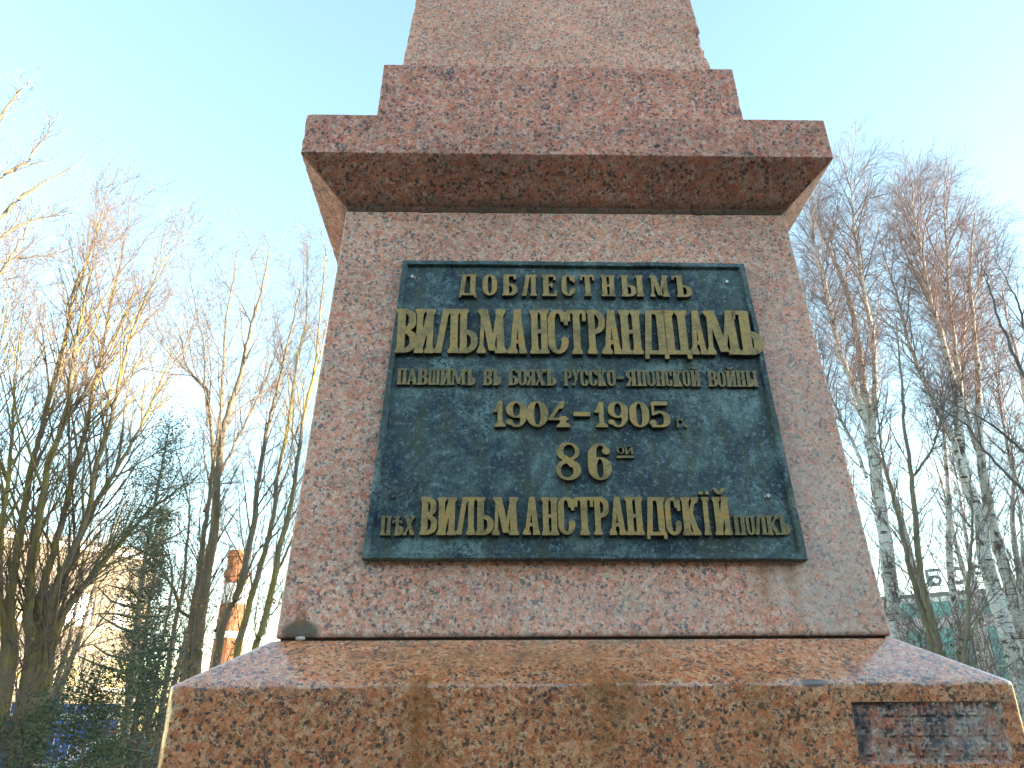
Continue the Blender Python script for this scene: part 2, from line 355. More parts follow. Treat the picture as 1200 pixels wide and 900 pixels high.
    if g == 'Н':
        s = min(s, w*0.31); xr = w-e-s
        return un(stem(e), stem(xr), box(e+s*0.5, 0.5-t/2, xr+s*0.5, 0.5+t/2))
    if g == 'П':
        s = min(s, w*0.31); xr = w-e-s
        return un(stem(e, top=False), stem(xr, top=False), box(e*0.3, 1-t, w-e*0.3, 1))
    if g in 'г': return un(stem(e), box(e, 1-0.14, w, 1), box(w-0.10, 0.70, w, 1))
    if g == 'С':
        gap = box(w*0.55, 0.30, w+1, 0.72)
        return un(mn(ring(0.0, w), -gap), box(w-0.075, 0.64, w, 0.95), ell(w-0.075, 0.30, 0.075, 0.07))
    if g in 'Оо': return ring(0.0, w)
    if g == 'Т':
        m = w/2
        return un(stem(m-s/2, top=False), box(0.02, 1-t, w-0.02, 1), mn(box(0.0, 0.74, 0.075, 1), 0.9*(X)+9), box(w-0.075, 0.74, w, 1), serif(m, 1, s*0.75))
    if g == 'Р': return un(stem(e), bowl(e, 0.44, 1.0, w))
    if g == 'Я':
        Xo = X.copy(); X = w-X
        r = un(stem(e), bowl(e, 0.44, 1.0, w), par(w-s*0.42, w*0.55, s*0.40, 0.0, 0.5), serif(w-s*0.42, 0, s*0.5)); return r
    if g == 'Д':
        return un(par(w*0.17, w*0.31, s*0.42, 0.06, 1), stem(w-e-s-0.01, bot=False), box(w*0.22, 1-t, w-e*0.5, 1), box(e*0.4, 0.0, w-e*0.4, t),
                  box(e*0.4, -0.10, e*0.4+0.075, 0.02), box(w-e*0.4-0.075, -0.10, w-e*0.4, 0.02))
    if g == 'Ц': return un(stem(e, bot=False), stem(xr-0.02, bot=False), box(e*0.4, 0.0, w-e*0.2, t), box(w-e*0.2-0.08, -0.10, w-e*0.2, 0.02))
    if g == 'Ш':
        ws = min(s, w*0.20); 
        return un(stem(e, bot=False, ww=ws), stem(w/2-ws/2, bot=False, ww=ws), stem(w-e-ws, bot=False, ww=ws), box(e*0.4, 0, w-e*0.4, t))
    if g == 'Б': return un(stem(e, top=False), bowl(e, 0.0, 0.56, w), box(e, 1-t, w*0.9, 1), box(w*0.9-0.075, 0.78, w*0.9, 1))
    if g == 'Е': return un(stem(e), box(e, 1-t, w*0.92, 1), box(e, 0, w*0.97, t), box(e, 0.47, w*0.7, 0.47+t), box(w*0.92-0.07, 0.76, w*0.92, 1), box(w*0.97-0.07, 0, w*0.97, 0.24), box(w*0.7-0.05, 0.39, w*0.7, 0.63))
    if g == 'Х': return un(par(w-e-s*0.45, e+s*0.45, s*0.45), par(e+0.03, w-e-0.05, 0.045), serif(e+0.03, 0, 0.09), serif(w-e-s*0.45, 0, s*0.6), serif(e+s*0.45, 1, s*0.6), serif(w-e-0.05, 1, 0.09))
    if g == 'У': return un(par(w*0.54, e+s*0.45, s*0.42, 0.36, 1), par(w*0.30, w-e-0.05, 0.045, 0.0, 1.0), rbox(0.03, 0.0, w*0.42, 0.13, 0.06), serif(e+s*0.45, 1, s*0.6), serif(w-e-0.05, 1, 0.09))
    if g == 'К': return un(stem(e), par(e+s*0.9, w-e-0.06, 0.05, 0.42, 1.0), par(w-e-s*0.42, e+s*1.1, s*0.42, 0.0, 0.60), serif(w-e-s*0.42, 0, s*0.62), serif(w-e-0.06, 1, 0.10))
    if g == 'І':
        d = 0.05
        return un(stem(w/2-s/2), box(w*0.10, 1.07, w*0.38, 1.15), box(w*0.62, 1.07, w*0.90, 1.15))
    if g == 'Ѣ':
        x = w*0.30; ws = min(s, w*0.28)
        return un(stem(x, ww=ws), bowl(x, 0.0, 0.50, w), box(0.02, 0.68, w*0.86, 0.68+t), box(0.02, 0.60, 0.08, 0.78), box(w*0.86-0.06, 0.60, w*0.86, 0.78))
    if g == '1': return un(box(w*0.5-s/2, 0, w*0.5+s/2, 1), serif(w/2, 0, w*0.47), par(w*0.14, w*0.5, 0.055, 0.62, 0.97), ell(w*0.12, 0.62, 0.08, 0.06))
    if g == '0': return ring(0.0, w, th=0.06, ss=w*0.34)
    if g == '9':
        up = ring(0.0, w, 0.36, 1.0, th=0.06, ss=w*0.31); o = rbox(0.0, 0.0, w, 1.0, w/2, w*0.62)
        i = rbox(w*0.31, 0.07, w*0.69, 0.93, w*0.19, 0.2)
        tail = mn(mn(o, -i), mx(mn(X-w*0.5, 0.7-Y), 0.16-Y))
        return un(up, tail, ell(w*0.16, 0.20, w*0.16, 0.10))
    if g == '6':
        lo = ring(0.0, w, 0.0, 0.62, th=0.045, ss=w*0.35); o = rbox(0.0, 0.0, w, 1.0, w/2, w*0.62); i = rbox(w*0.35, 0.05, w*0.75, 0.95, w*0.2, 0.2)
        return un(lo, mn(mn(o, -i), mx(mn(w*0.5-X, Y-0.3), Y-0.88)), ell(w*0.80, 0.79, w*0.17, 0.095))
    if g == '8':
        a = mn(ell(w/2, 0.76, w*0.46, 0.25), -ell(w/2+w*0.05, 0.775, w*0.25, 0.185)); b = mn(ell(w/2, 0.27, w*0.5, 0.28), -ell(w/2-w*0.06, 0.25, w*0.27, 0.195))
        return un(a, b, par(w*0.72, w*0.30, w*0.13, 0.34, 0.66))
    if g == '4': return un(box(w*0.60, 0, w*0.60+s*0.95, 0.42), box(0.04, 0.27, w, 0.27+0.085), par(w*0.10, w*0.72, w*0.085, 0.30, 1.0), serif(w*0.60+s*0.5, 0, w*0.34), par(w*0.6, w*0.74, w*0.13, 0.72, 1.0))
    if g == '5':
        b = bowl(w*0.30, 0.0, 0.62, w, 0.07)
        return un(b, box(w*0.14, 0.46, w*0.24, 1.0), par(w*0.5, w*0.55, w*0.40, 0.86, 1.0), ell(w*0.16, 0.17, w*0.16, 0.11), mn(box(w*0.10, 0.0, w*0.5, 0.075), 9), box(w*0.14, 0.50, w*0.4, 0.57))
    if g == '-': return box(0, 0.42, w, 0.58)
    if g == '_': return box(0, 0, w, 1)
    if g == '.': return ell(w/2, 0.18, w*0.5, 0.18)
    return box(0, 0, w, 1)
def outlines(g, w, fat):
    h = 1/56.0; pad = 0.06
    xs = np.arange(-pad, w+pad+h, h); ys = np.arange(-0.16, 1.30 if g in 'Йй' else 1.22, h)
    if g == '_': xs = np.linspace(-pad, w+pad, 80); 
    X, Y = np.meshgrid(xs, ys); Fv = field(g, w, X, Y, fat)
    Fv[0, :] = Fv[-1, :] = -1; Fv[:, 0] = Fv[:, -1] = -1
    Fv = np.where(np.abs(Fv) < 1e-5, -1e-5, Fv)
    segs = {}
    def ip(i, j, k, l):
        a, b = Fv[i, j], Fv[k, l]; t = a/(a-b); return (xs[j]+(xs[l]-xs[j])*t, ys[i]+(ys[k]-ys[i])*t)
    pts = {}
    H, W = Fv.shape
    for i in range(H-1):
        for j in range(W-1):
            c = (Fv[i, j] > 0)*1+(Fv[i, j+1] > 0)*2+(Fv[i+1, j+1] > 0)*4+(Fv[i+1, j] > 0)*8
            if c in (0, 15): continue
            E = {'b': ('h', i, j), 'r': ('v', i, j+1), 't': ('h', i+1, j), 'l': ('v', i, j)}
            for q, (a, b) in {'b': ((i, j), (i, j+1)), 'r': ((i, j+1), (i+1, j+1)), 't': ((i+1, j), (i+1, j+1)), 'l': ((i, j), (i+1, j))}.items():
                if (Fv[a] > 0) != (Fv[b] > 0): pts[E[q]] = ip(*a, *b)
            T = {1: 'bl', 2: 'rb', 3: 'rl', 4: 'tr', 5: 'blxtr', 6: 'tb', 7: 'tl', 8: 'lt', 9: 'bt', 10: 'rbxlt', 11: 'rt', 12: 'lr', 13: 'br', 14: 'lb'}[c]
            for q in T.split('x'): segs[E[q[0]]] = E[q[1]]
    loops = []
    while segs:
        s0, n = segs.popitem(); lp = [s0]
        while n in segs: lp.append(n); n = segs.pop(n)
        P = [pts[q] for q in lp]
        def dp(a):
            if len(a) < 3: return a
            A, B = np.array(a[0]), np.array(a[-1]); Q = np.array(a[1:-1]); d = B-A; L = np.hypot(*d)
            dist = np.abs(d[0]*(Q[:, 1]-A[1])-d[1]*(Q[:, 0]-A[0]))/L if L > 1e-9 else np.hypot(*(Q-A).T)
            m = int(dist.argmax())
            if dist[m] < 0.0045: return [a[0], a[-1]]
            return dp(a[:m+2])[:-1]+dp(a[m+1:])
        if len(P) > 6:
            m = len(P)//2; P = dp(P[:m+1])[:-1]+dp(P[m:]+[P[0]])[:-1]
            if len(P) > 2: loops.append(P)
    return loops
GLYPHS = {}
def glyph_mesh(g, aspect, H, depth, mat, fat=True, name='letter'):
    a = round(aspect*12)/12 if g != '_' else aspect; a = max(a, 0.12)
    key = (g, a, round(H, 3), fat)
    if key in GLYPHS: return GLYPHS[key], a
    from mathutils.geometry import tessellate_polygon
    loops = [[(x*H, y*H) for x, y in lp] for lp in outlines(g, a, fat)]
    def area(lp): return sum(a[0]*b[1]-b[0]*a[1] for a, b in zip(lp, lp[1:]+lp[:1]))/2
    def inside(p, lp):
        r = False
        for (x0, y0), (x1, y1) in zip(lp, lp[1:]+lp[:1]):
            if (y0 > p[1]) != (y1 > p[1]) and p[0] < x0+(x1-x0)*(p[1]-y0)/(y1-y0): r = not r
        return r
    offs = [sum(len(q) for q in loops[:i]) for i in range(len(loops))]; tris = []
    for i, lo in enumerate(loops):
        if area(lo) <= 0: continue
        grp = [i]+[j for j, lj in enumerate(loops) if area(lj) < 0 and inside(lj[0], lo)]
        idx = [offs[q]+v for q in grp for v in range(len(loops[q]))]
        tris += [tuple(idx[v] for v in t) for t in tessellate_polygon([[Vector((x, y, 0)) for x, y in loops[q]] for q in grp])]
    V, F = [], []; hz = depth/2; ch = min(0.0012, H*0.02); n = 0
    for lp in loops: V += [(x, y, hz) for x, y in lp]; n += len(lp)
    for t in tris:
        p, q, r = (V[i] for i in t); up_ = (q[0]-p[0])*(r[1]-p[1])-(q[1]-p[1])*(r[0]-p[0]) > 0
        F.append(tuple(t) if up_ else tuple(t)[::-1])
    ntop = len(F); b = 0
    for lp in loops:                                # draft: the foot of each wall sits a little outside its top edge
        m = len(lp); st = len(V)
        for i in range(m):
            x0, y0 = lp[i-1]; x1, y1 = lp[i]; x2, y2 = lp[(i+1) % m]; d = Vector((x2-x0, y2-y0)); d = d.normalized() if d.length > 1e-9 else Vector((1, 0))
            V.append((x1+d.y*ch*0.7, y1-d.x*ch*0.7, hz-ch))
        for i in range(m): V.append((V[st+i][0], V[st+i][1], -hz))
        for i in range(m):
            j = (i+1) % m; F.append((b+i, st+i, st+j, b+j)); F.append((st+i, st+m+i, st+m+j, st+j))
        b += m
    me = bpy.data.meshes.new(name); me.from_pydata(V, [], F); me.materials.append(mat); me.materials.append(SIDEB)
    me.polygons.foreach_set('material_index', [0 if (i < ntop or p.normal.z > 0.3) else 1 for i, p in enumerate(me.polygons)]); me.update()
    GLYPHS[key] = me; return me, a
# ---------------------------------------------------------------- granite blocks
def block(name, levels, mat, parent, cr=0.012, n=60, step=0.02, rough=0.0007, chip=0.004, dents=(), seed=0, chipscale=26):
    """stack of rounded squares; levels = [(half width, z), ...] bottom to top"""
    L = []
    for (w0, z0), (w1, z1) in zip(levels[:-1], levels[1:]):
        m = max(1, int(math.hypot(w1-w0, z1-z0)/step))
        for i in range(m): L.append((w0+(w1-w0)*i/m, z0+(z1-z0)*i/m, (0 if i else 1)))
    L.append((*levels[-1], 1))
    zmin, zmax = levels[0][1], levels[-1][1]
    ca = [math.pi/2*q/8 for q in range(9)]
    unit = []                                     # along the front side, then rotated round the square
    V, F = [], []
    off = Vector((seed*7.3, seed*3.1, seed*1.7))
    for li, (w, z, corner) in enumerate(L):
        e_z = min(abs(z-l[1])+abs(w-l[0]) for l in levels)
        for side in range(4):
            c, s = [(1, 0), (0, 1), (-1, 0), (0, -1)][side]
            pts = [(-w+cr+(2*(w-cr))*i/n, -w) for i in range(n+1)]
            pts += [(w-cr+cr*math.sin(a), -w+cr-cr*math.cos(a)) for a in ca[1:-1]]
            for x, y in pts:
                X, Y = x*c-y*s, x*s+y*c
                p = Vector((X, Y, z))
                e = min(e_z, w-abs(x)+0.004)
                nn = noise.noise(p*7+off)*0.7+noise.noise(p*38+off)*0.5
                d = rough*nn
                if e < 0.03:
                    k = max(0.0, noise.noise(p*chipscale+off)*0.8+noise.noise(p*chipscale*2.7+off)*0.6-0.12)
                    d -= chip*min(1.6, k*2.4)*(1-e/0.03)
                nv = Vector((X, Y, 0)).normalized() if max(abs(x)/w, 0) > 0.97 else Vector((0*c+1*s, 0*s-1*c, 0))
                p = p+nv*d
                for (dc, dr) in dents:
                    q = p-Vector(dc); r = dr*(1+0.35*noise.noise(p*30+off)+0.2*noise.noise(p*70))
                    if q.length < r:
                        inn = Vector((-X, -Y, 0)).normalized()
                        b = q.dot(inn); dd = -b+math.sqrt(max(0, b*b-(q.length_squared-r*r))); p = p+inn*dd
                V.append(p)
        if li == 0: ring = len(V)
    for a in range(len(L)-1):
        for i in range(ring):
            j = (i+1) % ring; F.append((a*ring+i, a*ring+j, (a+1)*ring+j, (a+1)*ring+i))
    F.append(tuple(range(ring))[::-1]); F.append(tuple((len(L)-1)*ring+i for i in range(ring)))
    o = mesh_obj(name, V, F, mat, parent)
    me = o.data; me.polygons.foreach_set('use_smooth', [True]*len(F)); me.set_sharp_from_angle(angle=rad(13))
    return o
mon = thing('memorial_obelisk', 'stepped pink granite obelisk with a bronze inscription plaque on its front', 'monument', (0, 0, 0))
z = Z0
block('ground_step', [(1.30,0.0),(1.31,0.17),(1.30,0.18)], CORN, mon, n=24, step=0.05)
block('lower_step', [(1.12,0.184),(1.12,0.40),(1.11,0.41)], CORN, mon, n=24, step=0.05)
bb = block('base_block', [(0.938,0.414),(0.934,z-0.4),(0.9255,z+0.070),(0.9240,z+0.0765),(0.918,z+0.0815),(0.762,z+0.1835),(0.755,z+0.1845)], BASE, mon, cr=0.022, n=110, step=0.016, rough=0.0005, chip=0.0022, seed=1)
block('mortar_joint', [(0.742,z+0.178),(0.742,z+0.195)], MORTAR, mon, n=8)
block('die_block', [(0.7475,z+0.1915),(0.750,z+0.194),(0.6815,z+1.455),(0.679,z+1.4585)], DIE, mon, cr=0.007, n=100, step=0.014, rough=0.0007, chip=0.0036, seed=2)
block('mortar_joint', [(0.672,z+1.452),(0.672,z+1.47)], MORTAR, mon, n=8)
block('cornice_block', [(0.676,z+1.463),(0.686,z+1.475),(0.694,z+1.480),(0.8045,z+1.5805),(0.8063,z+1.583),(0.8015,z+1.727),(0.799,z+1.7295)], CORN, mon, cr=0.006, n=100, step=0.014, chip=0.003, seed=3)
block('upper_step', [(0.626,z+1.731),(0.609,z+2.112),(0.606,z+2.1155)], CORN, mon, cr=0.005, n=80, step=0.014, chip=0.0045, seed=4,
      dents=[((-0.655,-0.65,z+2.03), 0.052), ((-0.65,-0.65,z+2.09), 0.04), ((0.2,-0.64,z+1.93), 0.02)])
block('mortar_joint', [(0.553,z+2.113),(0.553,z+2.121)], MORTAR, mon, n=8)
block('shaft', [(0.556,z+2.1205),(0.5575,z+2.124),(0.5213,z+2.523),(0.30,z+5.4),(0.02,z+5.8)], SHAFT, mon, cr=0.008, n=70, step=0.016, chip=0.005, seed=5,
      dents=[((0.560,-0.560,z+2.325), 0.060), ((0.570,-0.572,z+2.26), 0.050), ((0.580,-0.580,z+2.205), 0.046), ((0.588,-0.588,z+2.165), 0.042)])

# small things lying on or marked in the stone
PALE = simple('pale lime crumb', (0.55,0.50,0.42), 0.9, 0.2, 40)
def pebble(name, c, r, mat, parent, squash=(1.4, 0.8, 0.6), seed=0):
    bm = bmesh.new(); bmesh.ops.create_icosphere(bm, subdivisions=3, radius=1)
    for v in bm.verts:
        q = 1+0.35*noise.noise(v.co*1.6+Vector((seed, 0, 0)))+0.12*noise.noise(v.co*5)
        v.co = Vector((v.co.x*squash[0], v.co.y*squash[1], v.co.z*squash[2]))*q*r
    me = bpy.data.meshes.new(name); bm.to_mesh(me); bm.free(); me.materials.append(mat)
    return reuse(name, me, parent, c)
tag(pebble('stone_crumb', (-0.685,-0.765,z+0.189), 0.0085, PALE, None), 'whitish crumb of stone on the sloping base below the dark patch at left', 'pebble')
SCR = simple('scratched stone', (0.62,0.47,0.42), 0.8, 0.2, 80)
for a, b in (((0.187,2.068),(0.193,1.985)), ((0.327,2.055),(0.334,1.975)), ((0.18,2.01),(0.20,2.005))):
    pass

# carved cartouche on the base: a shallow sunk field with worn, unreadable relief
def cartouche():
    nx, nz = 230, 96; x0, x1, z0, z1 = 0.550, 0.882, z-0.088, z+0.036; yf = -0.9265
    rnd = random.Random(5); bars = []
    for row in range(3):
        zc = 0.0195-row*0.040; xx = 0.628 if row < 2 else 0.66
        while xx < 0.865:
            wd = rnd.uniform(0.011, 0.020)
            kind = rnd.random()
            bars.append((xx, zc, 0.004, 0.024)); 
            if kind > 0.25: bars.append((xx+wd*0.7, zc, 0.004, 0.024))
            bars.append((xx+wd*0.35, zc+rnd.choice((-0.01, 0.0, 0.01)), wd*0.8, 0.004))
            xx += wd+0.010
    V, F = [], []
    for j in range(nz+1):
        for i in range(nx+1):
            x = x0+(x1-x0)*i/nx; zz = z0+(z1-z0)*j/nz; lz = zz-z
            ed = min(x-x0, x1-x, zz-z0, z1-zz)
            wear = min(1, max(0.15, 1.25-(x-0.60)*3.2))           # the right end is worn away
            d = 0.0075*min(1, max(0.0, ed)/0.006)*(0.55+0.45*wear)
            h = 0
            if 0.563 < x < 0.583 and -0.07 < lz < 0.022 and abs(lz+0.022) > 0.006: h = 0.004
            for (bx, bz, bw, bh) in bars:
                q = min(bw/2-abs(x-bx), bh/2-abs(lz-bz))
                if q > -0.002: h = max(h, 0.0042*min(1, (q+0.002)/0.003))
            nzv = noise.noise(Vector((x*45, lz*45, 3)))+0.6*noise.noise(Vector((x*120, lz*120, 7)))
            V.append(Vector((x, yf-0.0008+d-h*(0.5+0.5*wear)*(1+nzv*0.6)*(1 if d > 0.003 else 0)+nzv*0.0012*(1 if ed > 0.003 else 0), zz)))
    for j in range(nz):
        for i in range(nx):
            a = j*(nx+1)+i; F.append((a, a+1, a+nx+2, a+nx+1))
    return V, F
m = bb.modifiers.new('cut', 'BOOLEAN')
cv, cf = box_vf(0.5502, -1.0, z-0.0878, 0.8818, -0.906, z+0.0358)
cut = mesh_obj('cutter', cv, cf, MORTAR); m.object = cut; m.operation = 'DIFFERENCE'; m.solver = 'EXACT'
dg = bpy.context.evaluated_depsgraph_get(); me2 = bpy.data.meshes.new_from_object(bb.evaluated_get(dg))
bb.modifiers.clear(); bb.data = me2; bpy.data.objects.remove(cut)
CARV = granite('carved worn granite', [(0.42,0.14,0.08),(0.50,0.22,0.13),(0.42,0.28,0.21),(0.56,0.40,0.31)], (0.06,0.06,0.065), 0.465, 0.8, 0.6, 0.4,
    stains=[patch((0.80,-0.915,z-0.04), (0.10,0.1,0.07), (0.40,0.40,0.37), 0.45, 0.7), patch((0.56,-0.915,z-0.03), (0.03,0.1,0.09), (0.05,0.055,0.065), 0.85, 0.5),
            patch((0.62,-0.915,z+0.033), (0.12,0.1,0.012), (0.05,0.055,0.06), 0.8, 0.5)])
V, F = cartouche(); mesh_obj('carved_panel', V, F, CARV, bb, smooth=True)

# ---------------------------------------------------------------- the bronze plaque
A0 = Vector((0, -0.750, z+0.188)); B0 = Vector((0, -0.681, z+1.4596)); up = (B0-A0).normalized(); nrm = Vector((1, 0, 0)).cross(up)
PM = Matrix((Vector((1, 0, 0)), up, nrm)).transposed().to_4x4(); PM.translation = A0
OC = [(-0.4945,1.0785),(0.520,1.0755),(0.5655,0.1845),(-0.5525,0.1885)]      # TL TR BR BL
IC = [(-0.4785,1.0585),(0.5030,1.0560),(0.5455,0.2030),(-0.5325,0.2070)]
def plaque_frame():
    rim = 0.0275; V, F = [], []; n = 60
    def lerp(a, b, t): return (a[0]+(b[0]-a[0])*t, a[1]+(b[1]-a[1])*t)
    prof = [(0.0, 0.002), (0.0, rim-0.004), (0.14, rim), (0.80, rim+0.001), (0.93, rim-0.003), (1.0, 0.0205), (1.05, 0.017)]   # (towards the field, height)
    per = []
    for k in range(4):
        for i in range(n): per.append((k, i/n))
    for (k, t) in per:
        o = lerp(OC[k], OC[(k+1) % 4], t); q = lerp(IC[k], IC[(k+1) % 4], t)
        for (s, h) in prof:
            a = lerp(o, q, s); p = Vector((a[0], a[1], h))
            j = noise.noise(p*9)*0.0016+noise.noise(p*40)*0.0007
            if k == 2 and t < 0.42 and s > 0.3: p.z -= 0.004*(0.5+noise.noise(Vector((t*40, 0, 0))))   # damaged lower right rim
            p.x += j; p.y += noise.noise(p*11+Vector((5, 5, 5)))*0.0016; p.z += j*0.8; V.append(p)
    m = len(prof)
    for a in range(len(per)):
        b = (a+1) % len(per)
        for s in range(m-1): F.append((a*m+s, a*m+s+1, b*m+s+1, b*m+s))
    return V, F
pv, pf = [], []
nx, ny = 150, 120
for j in range(ny+1):
    for i in range(nx+1):
        u, v2 = i/nx, j/ny
        L_ = (OC[3][0]+(OC[0][0]-OC[3][0])*v2+0.006, OC[3][1]+(OC[0][1]-OC[3][1])*v2); R_ = (OC[2][0]+(OC[1][0]-OC[2][0])*v2-0.006, OC[2][1]+(OC[1][1]-OC[2][1])*v2)
        x = L_[0]+(R_[0]-L_[0])*u; y = L_[1]+(R_[1]-L_[1])*u; y += 0.006*(1-2*v2)
        pv.append(Vector((x, y, 0.0180+0.0010*noise.noise(Vector((x*6, y*6, 0)))+0.0005*noise.noise(Vector((x*45, y*45, 2))))))
for j in range(ny):
    for i in range(nx):
        a = j*(nx+1)+i; pf.append((a, a+1, a+nx+2, a+nx+1))
plq = mesh_obj('plaque', pv, pf, BRONZE, mon, smooth=True); plq.matrix_world = PM
fv, ff = plaque_frame(); fr = mesh_obj('plaque_rim', fv, ff, BRONZE, plq, smooth=True); fr.data.set_sharp_from_angle(angle=rad(50))
ROWS = [
("caps","Д -0.3281 -0.2759 0.9537 1.0249;О -0.2585 -0.2176 0.9536 1.0249;Б -0.2019 -0.1583 0.9535 1.0249;Л -0.1451 -0.1014 0.9533 1.0249;Е -0.0859 -0.0434 0.9532 1.0249;С -0.0284 0.0091 0.9531 1.0249;Т 0.0266 0.0672 0.9529 1.0249;Н 0.0865 0.1274 0.9528 1.0249;Ы 0.1449 0.2105 0.9525 1.0249;М 0.2293 0.2852 0.9524 1.0250;Ъ 0.2957 0.3515 0.9522 1.0250"),
("big","В -0.5021 -0.4420 0.7635 0.9054;И -0.4487 -0.3926 0.7634 0.9053;Л -0.3925 -0.3221 0.7633 0.9053;Ь -0.3250 -0.2725 0.7632 0.9052;М -0.2730 -0.1895 0.7630 0.9052;А -0.1827 -0.1328 0.7630 0.9051;Н -0.1234 -0.0707 0.7629 0.9051;С -0.0734 -0.0167 0.7628 0.9051;Т -0.0192 0.0356 0.7627 0.9050;Р 0.0380 0.0891 0.7626 0.9050;А 0.0830 0.1342 0.7625 0.9049;Н 0.1301 0.1940 0.7624 0.9049;Д 0.1957 0.2669 0.7623 0.9049;Ц 0.2556 0.3310 0.7621 0.9048;А 0.3297 0.3756 0.7621 0.9048;М 0.3726 0.4728 0.7619 0.9047;Ъ 0.4555 0.5360 0.7618 0.9047"),
("small","П -0.4918 -0.4644 0.6679 0.7164;А -0.4644 -0.4356 0.6678 0.7164;В -0.4356 -0.4069 0.6677 0.7163;Ш -0.4069 -0.3734 0.6676 0.7162;И -0.3734 -0.3428 0.6675 0.7162;М -0.3428 -0.3028 0.6674 0.7161;Ъ -0.3040 -0.2770 0.6673 0.7160;В -0.2562 -0.2303 0.6672 0.7159;Ъ -0.2325 -0.2068 0.6671 0.7158;Б -0.1863 -0.1598 0.6670 0.7157;О -0.1591 -0.1355 0.6669 0.7157;Я -0.1355 -0.1103 0.6668 0.7156;Х -0.1131 -0.0828 0.6668 0.7156;Ъ -0.0859 -0.0540 0.6667 0.7155;Р -0.0332 -0.0102 0.6665 0.7154;У -0.0109 0.0123 0.6665 0.7153;С 0.0134 0.0348 0.6664 0.7153;С 0.0371 0.0601 0.6663 0.7152;К 0.0608 0.0846 0.6662 0.7152;О 0.0876 0.1107 0.6662 0.7151;- 0.1154 0.1320 0.6661 0.7150;Я 0.1403 0.1677 0.6660 0.7150;П 0.1700 0.1962 0.6659 0.7149;О 0.1974 0.2207 0.6658 0.7149;Н 0.2219 0.2485 0.6657 0.7148;С 0.2497 0.2676 0.6657 0.7147;К 0.2695 0.2957 0.6656 0.7147;О 0.2973 0.3176 0.6655 0.7146;Й 0.3190 0.3462 0.6654 0.7146;В 0.3665 0.3932 0.6653 0.7145;О 0.3939 0.4166 0.6652 0.7144;Й 0.4178 0.4465 0.6651 0.7143;Н 0.4465 0.4728 0.6651 0.7143;Ы 0.4740 0.5058 0.6650 0.7142"),
("num","1 -0.2254 -0.1927 0.5420 0.6175;9 -0.1927 -0.1373 0.5420 0.6174;0 -0.1373 -0.0795 0.5419 0.6172;4 -0.0811 -0.0251 0.5419 0.6171;- -0.0100 0.0340 0.5419 0.6170;1 0.0479 0.0811 0.5419 0.6169;9 0.0827 0.1362 0.5419 0.6168;0 0.1408 0.1932 0.5419 0.6166;5 0.1943 0.2498 0.5418 0.6165"),
("small","г 0.2666 0.2840 0.5430 0.5673;. 0.2875 0.2968 0.5428 0.5671"),
("num","8 -0.0629 0.0025 0.3930 0.4955;6 0.0224 0.0834 0.3931 0.4949"),
("small","о 0.1006 0.1200 0.4667 0.4861;й 0.1222 0.1434 0.4663 0.4857"),
("small","_ 0.0983 0.1460 0.4548 0.4613"),
("small","П -0.5118 -0.4838 0.2477 0.2979;Ѣ -0.4816 -0.4536 0.2477 0.2979;Х -0.4536 -0.4234 0.2477 0.2980;П 0.3865 0.4178 0.2479 0.2985;О 0.4195 0.4404 0.2479 0.2985;Л 0.4404 0.4717 0.2479 0.2985;К 0.4717 0.5048 0.2479 0.2985;Ъ 0.5004 0.5313 0.2479 0.2986"),
("big","В -0.4114 -0.3691 0.2475 0.3456;И -0.3691 -0.3203 0.2474 0.3456;Л -0.3203 -0.2724 0.2473 0.3456;Ь -0.2703 -0.2267 0.2472 0.3456;М -0.2289 -0.1613 0.2470 0.3455;А -0.1487 -0.1079 0.2469 0.3455;Н -0.1035 -0.0613 0.2468 0.3455;С -0.0613 -0.0193 0.2467 0.3455;Т -0.0182 0.0288 0.2466 0.3455;Р 0.0288 0.0683 0.2465 0.3455;А 0.0701 0.1111 0.2464 0.3455;Н 0.1111 0.1561 0.2463 0.3455;Д 0.1605 0.2144 0.2461 0.3455;С 0.2128 0.2514 0.2460 0.3455;К 0.2540 0.3010 0.2459 0.3455;І 0.3010 0.3341 0.2458 0.3455;Й 0.3367 0.3798 0.2457 0.3455"),

]
DEP = {'big': 0.016, 'caps': 0.014, 'small': 0.0105, 'num': 0.0145}
rl = random.Random(3)
for style, row in ROWS:
    for tok in row.split(';'):
        g, xa, xb, vb, vt = tok.split(' '); xa, xb, vb, vt = map(float, (xa, xb, vb, vt)); H = vt-vb
        H0 = round(H, 3); me, a = glyph_mesh(g, (xb-xa)/H, H0, DEP[style], BRASS2 if style == 'small' else BRASS, style in ('big', 'num'))
        o = reuse('letter' if not (g.isdigit() or g in '-._') else ('digit' if g.isdigit() else ('dash' if g == '-' else ('full_stop' if g == '.' else 'underline'))), me, plq,
                  (xa, vb+rl.uniform(-0.0006, 0.0006), 0.0178+DEP[style]/2))
        o.scale = ((xb-xa)/(a*H0), H/H0, 1); o.rotation_euler = (0, 0, rl.uniform(-0.006, 0.006))
STEEL = simple('bright screw head', (0.55,0.50,0.42), 0.35, 0.2, 200, 0.1, 0.001, 0.8)
BRZ2 = simple('dark screw head', (0.09,0.10,0.09), 0.5, 0.3, 200, 0.1, 0.001, 0.3)
def screw_mesh(mat):
    bm = bmesh.new(); bmesh.ops.create_cone(bm, cap_ends=True, segments=24, radius1=0.0062, radius2=0.0050, depth=0.004)
    bmesh.ops.create_cone(bm, cap_ends=False, segments=24, radius1=0.0095, radius2=0.0085, depth=0.0012, matrix=Matrix.Translation((0, 0, -0.0015)))
    me = bpy.data.meshes.new('screw'); bm.to_mesh(me); bm.free(); me.materials.append(mat)
    return me
SM, SM2 = screw_mesh(STEEL), screw_mesh(BRZ2)
slv, slf = box_vf(-0.005, -0.0007, 0.0019, 0.005, 0.0007, 0.0024)
